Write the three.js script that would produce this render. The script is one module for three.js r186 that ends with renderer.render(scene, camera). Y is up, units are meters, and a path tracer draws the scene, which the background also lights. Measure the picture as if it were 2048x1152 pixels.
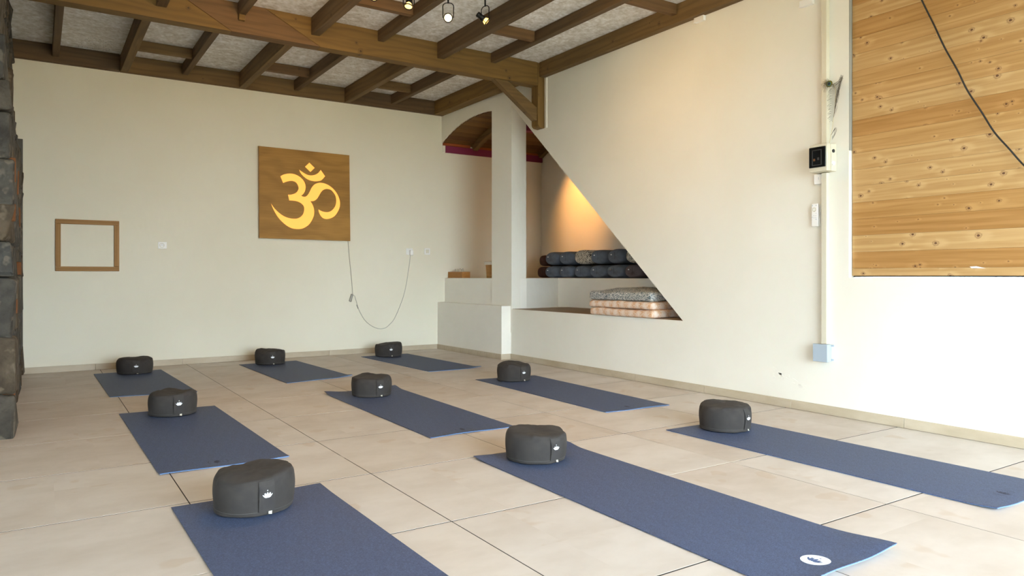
import * as THREE from 'three';
import { RoundedBoxGeometry } from 'three/addons/geometries/RoundedBoxGeometry.js';
import { mergeGeometries } from 'three/addons/utils/BufferGeometryUtils.js';
import { RectAreaLightUniformsLib } from 'three/addons/lights/RectAreaLightUniformsLib.js';

// ---------- camera, sky, sun, exposure ----------
const scene = new THREE.Scene();
const camera = new THREE.PerspectiveCamera(43.46, 2048 / 1152, 0.05, 200);
camera.position.set(-0.526, 0.939, 8.041);
camera.rotation.set(0, -0.5811, 0);
camera.setViewOffset(2048, 1152, 0, 23.74, 2048, 1152);      // a lens shifted down a little, verticals stay upright
camera.updateProjectionMatrix();
scene.add(camera);
const renderer = new THREE.WebGLRenderer({ antialias: true });
renderer.toneMapping = THREE.LinearToneMapping;
renderer.toneMappingExposure = 0.96;
renderer.shadowMap.enabled = true;
RectAreaLightUniformsLib.init();
scene.background = new THREE.Color(0.72, 0.87, 1.0);           // bright hazy sky
scene.backgroundIntensity = 25;
const sun = new THREE.DirectionalLight(0xfff1dc, 8.0);
sun.position.set(9, 20, 13);                                 // high, falls on the terrace outside
sun.target.position.set(1, 0, 11);
scene.add(sun, sun.target);
sun.shadow.camera.left = -14; sun.shadow.camera.right = 14; sun.shadow.camera.top = 14; sun.shadow.camera.bottom = -14;
sun.shadow.mapSize.set(2048, 2048);

// ---------- helpers ----------
let seed = 12345;
function rnd() { seed |= 0; seed = (seed + 0x6D2B79F5) | 0; let t = Math.imul(seed ^ (seed >>> 15), 1 | seed); t = (t + Math.imul(t ^ (t >>> 7), 61 | t)) ^ t; return ((t ^ (t >>> 14)) >>> 0) / 4294967296; }
const rr = (a, b) => a + (b - a) * rnd();
const lerp = (a, b, t) => a + (b - a) * t;
const clamp = (x, a = 0, b = 1) => Math.min(b, Math.max(a, x));
const smooth = (a, b, x) => { const t = clamp((x - a) / (b - a)); return t * t * (3 - 2 * t); };
function hash(x, y, s) { let h = Math.imul(x | 0, 374761393) + Math.imul(y | 0, 668265263) + Math.imul(s | 0, 974711); h = Math.imul(h ^ (h >>> 13), 1274126177); return ((h ^ (h >>> 16)) >>> 0) / 4294967296; }
function noise(x, y, s = 0, px = 0, py = 0) {               // value noise, periodic in px, py cells when given
  const xi = Math.floor(x), yi = Math.floor(y), fx = x - xi, fy = y - yi;
  const wx = (i) => (px ? ((i % px) + px) % px : i), wy = (i) => (py ? ((i % py) + py) % py : i);
  const u = fx * fx * (3 - 2 * fx), v = fy * fy * (3 - 2 * fy);
  return lerp(lerp(hash(wx(xi), wy(yi), s), hash(wx(xi + 1), wy(yi), s), u), lerp(hash(wx(xi), wy(yi + 1), s), hash(wx(xi + 1), wy(yi + 1), s), u), v);
}
function fbm(x, y, s, px, py, oct = 4) { let a = 0, w = 0.5, t = 0; for (let o = 0; o < oct; o++) { a += w * noise(x, y, s + o * 17, px, py); t += w; x *= 2; y *= 2; px *= 2; py *= 2; w *= 0.5; } return a / t; }
function tex(w, h, fn, srgb = true, rep = [1, 1]) {            // fn(u, v) -> [r,g,b] 0..1 (sRGB when srgb)
  const d = new Uint8Array(w * h * 4);
  for (let j = 0; j < h; j++) for (let i = 0; i < w; i++) { const c = fn((i + 0.5) / w, (j + 0.5) / h), k = (j * w + i) * 4; for (let q = 0; q < 3; q++) d[k + q] = Math.round(clamp(c[q]) * 255); d[k + 3] = 255; }
  const t = new THREE.DataTexture(d, w, h, THREE.RGBAFormat);
  t.wrapS = t.wrapT = THREE.RepeatWrapping; t.magFilter = THREE.LinearFilter; t.minFilter = THREE.LinearMipmapLinearFilter; t.generateMipmaps = true;
  if (srgb) t.colorSpace = THREE.SRGBColorSpace;
  t.repeat.set(rep[0], rep[1]); t.needsUpdate = true;
  return t;
}
const grey = (f) => (u, v) => { const g = f(u, v); return [g, g, g]; };
const mixc = (a, b, t) => [lerp(a[0], b[0], t), lerp(a[1], b[1], t), lerp(a[2], b[2], t)];
const std = (o) => new THREE.MeshStandardMaterial({ roughness: 0.8, metalness: 0, ...o });

// uv in metres from the position: u runs along `axis`
function boxUV(geo, axis = 0, ou = 0, ov = 0) {
  const g = geo.index ? geo.toNonIndexed() : geo; const p = g.attributes.position, uv = new Float32Array(p.count * 2);
  const a = new THREE.Vector3(), b = new THREE.Vector3(), c = new THREE.Vector3();
  for (let i = 0; i < p.count; i += 3) {
    a.fromBufferAttribute(p, i); b.fromBufferAttribute(p, i + 1); c.fromBufferAttribute(p, i + 2);
    const n = b.clone().sub(a).cross(c.clone().sub(a)), m = [Math.abs(n.x), Math.abs(n.y), Math.abs(n.z)];
    const d = m.indexOf(Math.max(...m)), rest = [0, 1, 2].filter((k) => k !== d);
    let ua = rest[0], va = rest[1];
    if (rest.includes(axis)) { ua = axis; va = rest.find((k) => k !== axis); }
    for (const [k, q] of [[i, a], [i + 1, b], [i + 2, c]]) { const A = [q.x, q.y, q.z]; uv[k * 2] = A[ua] + ou; uv[k * 2 + 1] = A[va] + ov; }
  }
  g.setAttribute('uv', new THREE.BufferAttribute(uv, 2));
  return g;
}
// a box from min to max corner, edges rounded by r, uv in metres
function bx(x0, y0, z0, x1, y1, z1, r = 0.004, axis = 0, rand = true) {
  const w = x1 - x0, h = y1 - y0, d = z1 - z0;
  const g = r > 0 ? new RoundedBoxGeometry(w, h, d, 1, Math.min(r, w / 2.1, h / 2.1, d / 2.1)) : new THREE.BoxGeometry(w, h, d);
  g.translate((x0 + x1) / 2, (y0 + y1) / 2, (z0 + z1) / 2);
  return boxUV(g, axis, rand ? rr(0, 3) : 0, rand ? rr(0, 3) : 0);
}
// a vertical prism over a plan polygon [[x,z],...], y0..y1
function prism(pts, y0, y1, bev = 0) {
  const s = new THREE.Shape(pts.map(([x, z]) => new THREE.Vector2(x, -z)));
  const g = new THREE.ExtrudeGeometry(s, { depth: y1 - y0 - 2 * bev, bevelEnabled: bev > 0, bevelThickness: bev, bevelSize: bev, bevelOffset: -bev, bevelSegments: 2 });
  g.rotateX(-Math.PI / 2); g.translate(0, y0 + bev, 0);
  return boxUV(g, 0);
}
function tube(pts, r, seg = 40, rad = 6, closed = false) {
  return new THREE.TubeGeometry(new THREE.CatmullRomCurve3(pts.map((p) => new THREE.Vector3(...p)), closed, 'centripetal'), seg, r, rad, closed);
}
function strip(g) { const o = g.index ? g.toNonIndexed() : g.clone(); for (const k of Object.keys(o.attributes)) if (!['position', 'normal', 'uv'].includes(k)) o.deleteAttribute(k); return o; }
const merge = (l) => mergeGeometries(l.map(strip));
const used = {};
function numbered(n) { const k = used[n] = (used[n] ?? -1) + 1; return k ? `${n}_${String(k).padStart(3, '0')}` : n; }
function obj(name, geo, mat, parent) { const m = new THREE.Mesh(Array.isArray(geo) ? merge(geo) : geo, mat); m.name = numbered(name); m.castShadow = m.receiveShadow = true; (parent ?? scene).add(m); return m; }
function thing(name, label, category, pos = [0, 0, 0], group, ry = 0) {
  const o = new THREE.Group(); o.name = numbered(name); o.position.set(...pos); o.rotation.y = ry; scene.add(o);
  o.userData = { label, category }; if (group) o.userData.group = group; return o;
}
function tag(o, label, category, group) { o.userData = { label, category }; if (group) o.userData.group = group; return o; }
function struct(name) { const o = new THREE.Group(); o.name = name; o.userData = { kind: 'structure' }; scene.add(o); return o; }

// ---------- textures and materials ----------
function woodTex(w, h, cols, o) {                              // grain along u; tileable
  const { rings = 9, warp = 0.5, knots = 0, s = 1, streak = 0.35, cu = 2 } = o, K = [];
  for (let k = 0; k < knots; k++) K.push([hash(k, 3, s), hash(k, 7, s), 0.3 + 1.3 * hash(k, 9, s) ** 2]);
  return tex(w, h, (u, v) => {
    let bend = 0, knot = 0, halo = 0;
    for (const [ku, kv, kr] of K) {
      let du = u - ku, dv = v - kv; du -= Math.round(du); dv -= Math.round(dv);
      const d2 = (du * o.aspect * 1.0) ** 2 + dv * dv * 1.0, R = (o.kr ?? 0.02) * kr;
      bend += Math.sign(dv) * 0.09 * Math.exp(-d2 / (R * R * 9)) ;
      const dk = Math.sqrt(d2) * (0.75 + 0.5 * noise(u * 60, v * 30, s)); knot = Math.max(knot, (0.55 + 0.45 * Math.sin(dk / R * 9)) * smooth(R * 1.1, R * 0.3, dk)); halo = Math.max(halo, smooth(R * 3.2, R * 1.0, Math.sqrt(d2 * 0.6 + dv * dv)) * (du > 0 ? 1 : 0.5));
    }
    const wv = (fbm(u * cu, v * 4, s, cu, 4, 3) - 0.5) * warp;
    const rg = 0.5 + 0.5 * Math.sin((v + bend * 0.5 + wv * 0.35) * rings * 2 * Math.PI);
    const fine = fbm(u * 8, v * 128, s + 5, 8, 128, 2), broad = fbm(u * cu, v * 6, s + 9, cu, 6, 3);
    const t = clamp((o.ringAmt ?? 0.42) * Math.pow(rg, 1.6) + streak * (fine - 0.5) + 0.75 * (broad - 0.5) + 0.3 - (o.halo ?? 0) * halo);
    let c = mixc(cols[0], cols[1], t);
    if (knot) c = mixc(c, cols[2], knot * 0.92);
    return c;
  }, true, o.rep);
}
const C = (h) => { const c = [(h >> 16) & 255, (h >> 8) & 255, h & 255]; return c.map((x) => x / 255); };
const beamTex = (a, b, k, s) => woodTex(1024, 256, [C(a), C(b), C(k)], { rings: 5, warp: 1.0, knots: 6, aspect: 5, kr: 0.06, s, rep: [1 / 1.6, 1 / 0.32], cu: 3 });
const bumpFine = tex(256, 256, grey((u, v) => fbm(u * 32, v * 32, 71, 32, 32, 3)), false);
const M = {};
M.beam = std({ map: beamTex(0x785c34, 0x5a4424, 0x302010, 11), roughness: 0.72 });
M.beamDark = std({ map: beamTex(0x6a5133, 0x4a3822, 0x2a1a0e, 23), roughness: 0.72 });
M.beamOlive = std({ map: beamTex(0x7e5f2c, 0x62481f, 0x38240f, 31), roughness: 0.7 });
M.beamRed = std({ map: beamTex(0x775633, 0x5b4123, 0x301d0d, 37), roughness: 0.7 });
M.darkBlock = std({ color: 0x4a2c1c, roughness: 0.75 });
M.pine = [0, 1, 2, 3].map((i) => std({ map: woodTex(2048, 128, [C([0xc9a06a, 0xc0945a, 0xcca874, 0xbb8c52][i]), C([0xa4773c, 0x9b6c32, 0xac8148, 0x94662d][i]), C(0x4a2810)], { rings: 3, warp: 1.5, knots: 13, aspect: 13, kr: 0.1, s: 50 + i * 13, rep: [1 / 1.9, 1 / 0.118], streak: 0.35, cu: 4, ringAmt: 0.25, halo: 0.45 }), roughness: 0.55 }));
M.vault = [0, 1, 2].map((i) => std({ map: woodTex(512, 64, [C([0x7d5a2c, 0x6f4e24, 0x64421f][i]), C([0x5f421c, 0x533918, 0x4a3014][i]), C(0x3a2010)], { rings: 3, warp: 1.2, knots: 2, aspect: 8, kr: 0.1, s: 150 + i * 7, rep: [1 / 1.2, 1 / 0.12] }), roughness: 0.6 }));
M.ply = std({ map: woodTex(1024, 512, [C(0xb08238), C(0x926826), C(0x74501c)], { rings: 4, warp: 2.0, knots: 0, aspect: 2, s: 77, rep: [1 / 1.1, 1 / 1.1], streak: 0.5, cu: 2 }), roughness: 0.65 });
M.frameWood = std({ map: woodTex(512, 64, [C(0xa9814e), C(0x8f6938), C(0x5a3a1c)], { rings: 3, warp: 0.8, knots: 1, aspect: 8, kr: 0.08, s: 91, rep: [1 / 0.8, 1 / 0.1] }), roughness: 0.7 });
M.boxWood = std({ map: woodTex(512, 128, [C(0xb07a38), C(0x8f5c22), C(0x5a3412)], { rings: 4, warp: 1.2, knots: 2, aspect: 4, kr: 0.06, s: 97, rep: [1 / 0.4, 1 / 0.1] }), roughness: 0.6 });
const plasterBump = tex(512, 512, grey((u, v) => 0.6 * fbm(u * 6, v * 6, 5, 6, 6, 5) + 0.4 * fbm(u * 40, v * 20, 9, 40, 20, 2)), false, [0.5, 0.5]);
const plasterMap = (a, b, s) => tex(512, 512, (u, v) => mixc(C(a), C(b), clamp((fbm(u * 4, v * 4, s, 4, 4, 5) - 0.3) * 1.6)), true, [0.4, 0.4]);
M.plaster = std({ map: plasterMap(0xeeeadd, 0xe7e2d3, 3), bumpMap: plasterBump, bumpScale: 0.004, roughness: 0.85 });
M.plasterBack = std({ map: plasterMap(0xe8e3d0, 0xe2dcc7, 4), bumpMap: plasterBump, bumpScale: 0.002, roughness: 0.85 });
M.plasterRough = std({ map: plasterMap(0xefebdf, 0xe4dfd2, 8), bumpMap: plasterBump, bumpScale: 0.008, roughness: 0.9 });
M.panel = std({ map: tex(1024, 1024, (u, v) => { const a = fbm(u * 22, v * 40, 41, 22, 40, 4), b = fbm(u * 70 + v * 20, v * 44, 43, 0, 0, 3), d = fbm(u * 3, v * 3, 47, 3, 3, 3); return mixc(C(0xc6bfb2), C(0xffffff), clamp(0.55 + (a - 0.5) * 0.9 + (b - 0.5) * 0.7 + (d - 0.5) * 0.5)); }, true, [0.8, 0.8]), roughness: 0.95, bumpMap: bumpFine, bumpScale: 0.004 });
M.tile = [0, 1, 2, 3].map((i) => std({
  map: tex(512, 512, (u, v) => { const a = fbm(u * 3 + i + v, v * 4, 200 + i, 0, 0, 6), b = fbm(u * 12, v * 20, 210 + i, 0, 0, 3), k = smooth(0.72, 0.78, fbm(u * 5, v * 5, 230 + i, 0, 0, 3)); return mixc(mixc(C([0xccc2b8, 0xcabfb4, 0xcec5bc, 0xc8bcb1][i]), C([0xbeb2a6, 0xbbaea1, 0xc1b6ab, 0xb8aa9c][i]), clamp((a - 0.25) * 1.5 + (b - 0.5) * 0.5)), C(0xab8c6c), 0.22 * k); }),
  roughness: 0.5, bumpMap: bumpFine, bumpScale: 0.0006 }));
M.grout = std({ map: tex(256, 256, (u, v) => mixc(C(0x332e29), C(0xa89e90), smooth(0.66, 0.72, fbm(u * 5, v * 5, 31, 5, 5, 4))), true, [0.45, 0.45]), roughness: 0.95 });
M.skirt = std({ map: tex(512, 256, (u, v) => mixc(C(0xc2b49c), C(0xae9e84), clamp((fbm(u * 5, v * 3, 61, 5, 3, 5) - 0.25) * 1.6)), true, [1.2, 5]), roughness: 0.55 });
M.mat = std({ map: tex(512, 512, (u, v) => { const n = 48, a = Math.sin(u * n * 2 * Math.PI) * Math.sin(v * n * 2 * Math.PI), f = fbm(u * 64, v * 64, 3, 64, 64, 2); return mixc(C(0x2c3852), C(0x606f94), clamp(0.42 + 0.38 * a + (f - 0.5) * 0.7)); }, true, [1 / 0.2, 1 / 0.2]), bumpMap: tex(512, 512, grey((u, v) => 0.5 + 0.5 * Math.sin(u * 48 * 2 * Math.PI) * Math.sin(v * 48 * 2 * Math.PI)), false, [5, 5]), bumpScale: 0.0008, roughness: 0.62 });
M.matUnder = std({ color: 0x6f9cd6, roughness: 0.7 });
M.print = std({ color: 0xe6edf2, roughness: 0.7 });
M.emboss = std({ color: 0x1c2740, roughness: 0.7 });
M.printBlue = std({ color: 0x4c5f88, roughness: 0.7 });
const weave = tex(256, 256, grey((u, v) => 0.5 + 0.25 * Math.sin(u * 160 * Math.PI) + 0.25 * Math.sin(v * 160 * Math.PI)), false, [8, 8]);
const cloth = (a, b, s, rough = 0.9) => std({ map: tex(256, 256, (u, v) => mixc(C(a), C(b), clamp((fbm(u * 6, v * 6, s, 6, 6, 4) - 0.25) * 1.6 + (hash(u * 999, v * 999, s) - 0.5) * 0.12)), true, [4, 4]), roughness: rough, bumpMap: weave, bumpScale: 0.0002 });
M.cushion = cloth(0x38332f, 0x2d2927, 301);
M.strap = cloth(0x3a3633, 0x302c2b, 303);
M.seam = std({ color: 0x4c4a49, roughness: 0.9 });
M.white = std({ color: 0xf2f4f8, roughness: 0.7 });
M.tagCloth = std({ color: 0xbdb8a8, roughness: 0.9 });
M.bolster = cloth(0x5f6a79, 0x505a68, 311);
M.bolsterViolet = cloth(0x5e555a, 0x50484c, 313);
M.bolsterBrown = cloth(0x4a2a22, 0x3a1f18, 317);
M.leaf = std({ map: tex(512, 512, (u, v) => { const a = fbm(u * 26, v * 26, 401, 26, 26, 2), r = Math.abs(a - 0.5) * 9; return r < 0.7 ? C(0x4b4a48) : C(0xcfc8b8); }, true, [4.4, 4.4]), roughness: 0.9 });
M.leafBlue = std({ map: tex(1024, 1024, (u, v) => { const a = fbm(u * 100, v * 100, 411, 100, 100, 2), b = fbm(u * 60, v * 60, 415, 60, 60, 2), r = Math.abs(a - 0.5) * 9; return r < 0.85 || b > 0.72 ? C(0x42535a) : C(0xd2cec4); }, true, [1.8, 1.8]), roughness: 0.9 });
M.orangePrint = std({ map: tex(1024, 512, (u, v) => { const p = 0.5 + 0.5 * Math.cos(u * 14 * 2 * Math.PI + 2 * (fbm(u * 10, v * 10, 421, 10, 10, 3) - 0.5)), d = Math.abs(fbm(u * 120, v * 60, 425, 120, 60, 2) - 0.5) * 9; return mixc(C(0xe6d8cb), C(0xd09a6c), clamp((0.2 + 0.7 * p) * (d < 1.1 ? 1 : 0.4))); }, true, [1 / 1.4, 1.4]), roughness: 0.9 });
M.stone = [0, 1, 2, 3].map((i) => std({ map: tex(256, 256, (u, v) => mixc(mixc(C([0x4a4740, 0x534d43, 0x42413d, 0x564b3c][i]), C([0x302d29, 0x38332b, 0x2a2927, 0x3d3326][i]), clamp((fbm(u * 5, v * 5, 500 + i, 5, 5, 5) - 0.3) * 2.2)), C(0x7a7060), 0.5 * smooth(0.6, 0.72, fbm(u * 9, v * 9, 520 + i, 9, 9, 3))), true, [2, 2]), bumpMap: tex(256, 256, grey((u, v) => fbm(u * 8, v * 8, 530 + i, 8, 8, 5)), false, [2, 2]), bumpScale: 0.03, roughness: 0.95 }));
M.mortar = std({ color: 0x57534b, roughness: 1, bumpMap: bumpFine, bumpScale: 0.02 });
M.brick = std({ color: 0x6e4526, roughness: 0.95, bumpMap: bumpFine, bumpScale: 0.01 });
M.cement = std({ color: 0x5c5a54, roughness: 0.95, bumpMap: bumpFine, bumpScale: 0.01 });
M.ledge = std({ map: plasterMap(0x9a846a, 0x86715a, 12), roughness: 0.7 });
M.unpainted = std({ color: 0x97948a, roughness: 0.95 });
M.pink = std({ color: 0x7a2248, roughness: 0.6 });
M.orange = std({ color: 0x94491a, roughness: 0.6 });
M.plastic = std({ color: 0xf4f3ef, roughness: 0.4 });
M.plasticCream = std({ color: 0xd6cfb9, roughness: 0.45 });
M.plasticGrey = std({ color: 0xaab6c0, roughness: 0.5 });
M.holeDark = std({ color: 0x2a2a2a, roughness: 0.7 });
M.smoked = std({ color: 0x15181b, roughness: 0.12 });
M.blackMetal = std({ color: 0x121212, roughness: 0.45, metalness: 0.4 });
M.cableGrey = std({ color: 0xb9b6a8, roughness: 0.6 });
M.cableSwitch = std({ color: 0x98958a, roughness: 0.5 });
M.cableBlack = std({ color: 0x23221f, roughness: 0.6 });
M.bulb = std({ color: 0xfff0c8, emissive: 0xffc862, emissiveIntensity: 3.2, roughness: 0.4 });
M.bulbFront = std({ color: 0xfff4d8, emissive: 0xffd98c, emissiveIntensity: 9, roughness: 0.4 });
M.glow = std({ color: 0xc89a50, emissive: 0xffb648, emissiveIntensity: 1.0, roughness: 0.6 });
M.wicker = std({ map: woodTex(256, 64, [C(0xd0a064), C(0xa67a40), C(0x6a4a20)], { rings: 3, warp: 1, knots: 0, aspect: 4, s: 600, rep: [6, 6] }), roughness: 0.75 });
M.liner = cloth(0xd8d0c2, 0xc8bfb0, 605);
M.tissue = std({ color: 0xdedbd2, roughness: 0.9 });

// ---------- floor ----------
const floor = struct('floor');
const XR = 3.945, XL = -5.0, ZB = -0.3, ZN = 9.8;
obj('grout_bed', bx(XL, -0.12, ZB, 4.0, -0.0009, ZN, 0), M.grout, floor);
function tileGeo(x0, z0, x1, z1, ou, ov) {                     // slab with a chamfered top edge
  const c = 0.0004, P = [], U = [];
  const ring = (i, y) => [[x0 + i, y, z0 + i], [x1 - i, y, z0 + i], [x1 - i, y, z1 - i], [x0 + i, y, z1 - i]];
  const r0 = ring(0, -0.009), r1 = ring(0, -0.0004), r2 = ring(c, 0);
  const quad = (a, b, d, e) => { for (const q of [a, b, d, a, d, e]) { P.push(...q); U.push((q[0] - x0) / 0.8 + ou, (q[2] - z0) / 0.8 + ov); } };
  for (const [A, B] of [[r0, r1], [r1, r2]]) for (let k = 0; k < 4; k++) quad(A[k], B[k], B[(k + 1) % 4], A[(k + 1) % 4]);
  quad(r2[0], r2[3], r2[2], r2[1]);
  const g = new THREE.BufferGeometry();
  g.setAttribute('position', new THREE.Float32BufferAttribute(P, 3)); g.setAttribute('uv', new THREE.Float32BufferAttribute(U, 2)); g.computeVertexNormals();
  return g;
}
obj('floor_slab', bx(XL, -0.02, 2.8, -3.205, 0, ZN, 0), M.tile[0], floor);
for (let i = -4; i < 5; i++) for (let j = -1; j < 14; j++) {
  const gp = 0.0025, x0 = Math.max(i * 0.8, XL) + gp, x1 = Math.min(i * 0.8 + 0.8, XR) - gp, z0 = Math.max(j * 0.8, ZB + 0.01) + 0.004, z1 = Math.min(j * 0.8 + 0.8, ZN) - 0.004;
  if (i < -4 || x1 - x0 < 0.02 || z1 - z0 < 0.02 || (x1 <= -0.66 && z1 < 2.99)) continue;
  obj('floor_tile', tileGeo(x0, z0, x1, z1, rr(0, 1), rr(0, 1)), M.tile[Math.floor(rnd() * 4)], floor);
}

// ---------- back wall with its skirting ----------
const wallBack = struct('wall_back');
obj('plaster_wall', bx(-1.3, -0.1, ZB - 0.2, 5.65, 3.4, ZB, 0), M.plasterBack, wallBack);
const baseBack = struct('baseboard_back');
for (let k = -1; k < 5; k++) { const a = Math.max(-0.64, -0.04 + k * 0.8), b = Math.min(3.8, -0.04 + (k + 1) * 0.8); obj('skirting_tile', bx(a + 0.001, 0, ZB, b - 0.001, 0.062, ZB + 0.011, 0.002, 0), M.skirt, baseBack); }

// ---------- white wall on the right: niche wall, diagonal cut-out, boarded opening ----------
const wallRight = struct('wall_right');
const WX = 3.955;
function wallShape(outer, holes, x, depth) {                   // outline in (z, y), thickness towards +x
  const s = new THREE.Shape(outer.map(([z, y]) => new THREE.Vector2(-z, y)));
  for (const h of holes) s.holes.push(new THREE.Path(h.map(([z, y]) => new THREE.Vector2(-z, y))));
  const g = new THREE.ExtrudeGeometry(s, { depth, bevelEnabled: false });
  g.rotateY(Math.PI / 2); g.translate(x, 0, 0);
  return boxUV(g, 2);
}
obj('plaster_wall', wallShape([[1.208, -0.1], [ZN, -0.1], [ZN, 3.35], [1.208, 3.35], [1.208, 2.868], [3.804, 0.567], [1.208, 0.567]], [[[5.272, 0.93], [8.6, 0.93], [8.6, 2.85], [5.272, 2.85]]], WX, 0.2), M.plaster, wallRight);
const VR = 1.93, VZ = 0.60, VC = 2.878 - VR, vault = (z) => [z, VC + Math.sqrt(VR * VR - (z - VZ) ** 2)];   // section of the niche vault
{ // the arched wall and the pillar, turned a little
  const curve = Array.from({ length: 41 }, (_, i) => { const p = vault(lerp(-0.30, 0.822, i / 40)); return [p[0], p[1] + 0.017]; });
  const g = wallShape([[-0.31, 3.35], [-0.31, 2.65], ...curve, [0.822, 0.3], [1.208, 0.3], [1.208, 3.35]], [], 0, 0.21);
  g.translate(0, 0, -1.208); g.rotateY(Math.atan(0.095 / 1.508)); g.translate(WX, 0, 1.208);
  obj('arched_wall', g, M.plaster, wallRight);
}
obj('lower_step', prism([[3.80, -0.3], [3.832, 1.19], [4.0, 1.19], [4.0, -0.3]], -0.02, 0.604, 0.006), M.plasterRough, wallRight);
obj('upper_step', prism([[3.905, -0.3], [3.962, 1.2], [4.167, 1.2], [4.765, 1.012], [5.46, 1.012], [5.46, -0.3]], -0.02, 0.915, 0.004), M.plasterRough, wallRight);
obj('bolster_shelf', bx(4.761, -0.02, 1.0, 5.46, 0.9155, 4.25, 0.003), M.plasterRough, wallRight);
obj('low_ledge', bx(4.1, -0.02, 1.0, 4.77, 0.567, 4.25, 0), M.plasterRough, wallRight);
obj('ledge_top', bx(3.965, 0.5672, 1.215, 4.758, 0.5702, 4.2, 0.001, 2), M.ledge, wallRight);
obj('niche_side_wall', bx(5.453, -0.1, -0.5, 5.65, 3.4, 4.45, 0), M.plaster, wallRight);
obj('niche_end_wall', bx(4.1, -0.1, 4.25, 5.5, 3.4, 4.45, 0), M.plaster, wallRight);
obj('niche_roof', bx(3.9, 3.22, -0.5, 5.65, 3.35, 4.45, 0), M.plaster, wallRight);
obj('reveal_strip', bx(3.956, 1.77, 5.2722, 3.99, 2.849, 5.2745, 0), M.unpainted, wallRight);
obj('plaster_fillet', bx(3.945, 2.5, 1.853, 3.975, 3.03, 1.895, 0.008), M.plaster, wallRight);
{ // old peeled paint low on the wall: a few lifted flakes and pits
  const fl = [], pit = [];
  for (let k = 0; k < 26; k++) {
    const z = rr(4.68, 4.95), y = 0.235 - (z - 4.7) * 0.3 + rr(-0.035, 0.035), n = 5 + Math.floor(rnd() * 3), R = rr(0.004, 0.014), s = new THREE.Shape();
    for (let a = 0; a < n; a++) { const t = a / n * 2 * Math.PI, q = R * rr(0.5, 1.2); a ? s.lineTo(Math.cos(t) * q * 1.4, Math.sin(t) * q) : s.moveTo(Math.cos(t) * q * 1.4, Math.sin(t) * q); }
    const g = new THREE.ExtrudeGeometry(s, { depth: k % 3 ? 0.0015 : 0.001, bevelEnabled: false }); g.rotateY(-Math.PI / 2); g.translate(WX + 0.0002, y, z);
    (k % 3 ? fl : pit).push(g);
  }
  obj('paint_flake', fl, M.plaster, wallRight); obj('paint_pit', pit, M.plasterRough, wallRight);
}
const baseRight = struct('baseboard_right');
for (let k = -1; k < 11; k++) { const a = Math.max(1.201, 2.44 + (k - 1) * 0.8), b = 2.44 + k * 0.8; if (b - a > 0.02) obj('skirting_tile', bx(3.945, 0, a + 0.001, WX, 0.062, Math.min(b, ZN) - 0.001, 0.002, 2), M.skirt, baseRight); }
{ const A = [3.80, -0.289], B = [3.832, 1.19], at = (t) => [lerp(A[0], B[0], t), lerp(A[1], B[1], t)];
  for (const [t0, t1] of [[0, 0.70], [0.702, 1.007]]) { const p = at(t0), q = at(t1); obj('skirting_tile', prism([[p[0] - 0.011, p[1]], [q[0] - 0.011, q[1]], [q[0], q[1]], [p[0], p[1]]], 0, 0.062, 0.001), M.skirt, baseRight); }
  obj('skirting_tile', bx(3.822, 0, 1.1905, 3.944, 0.062, 1.2005, 0.001), M.skirt, baseRight); }
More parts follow.
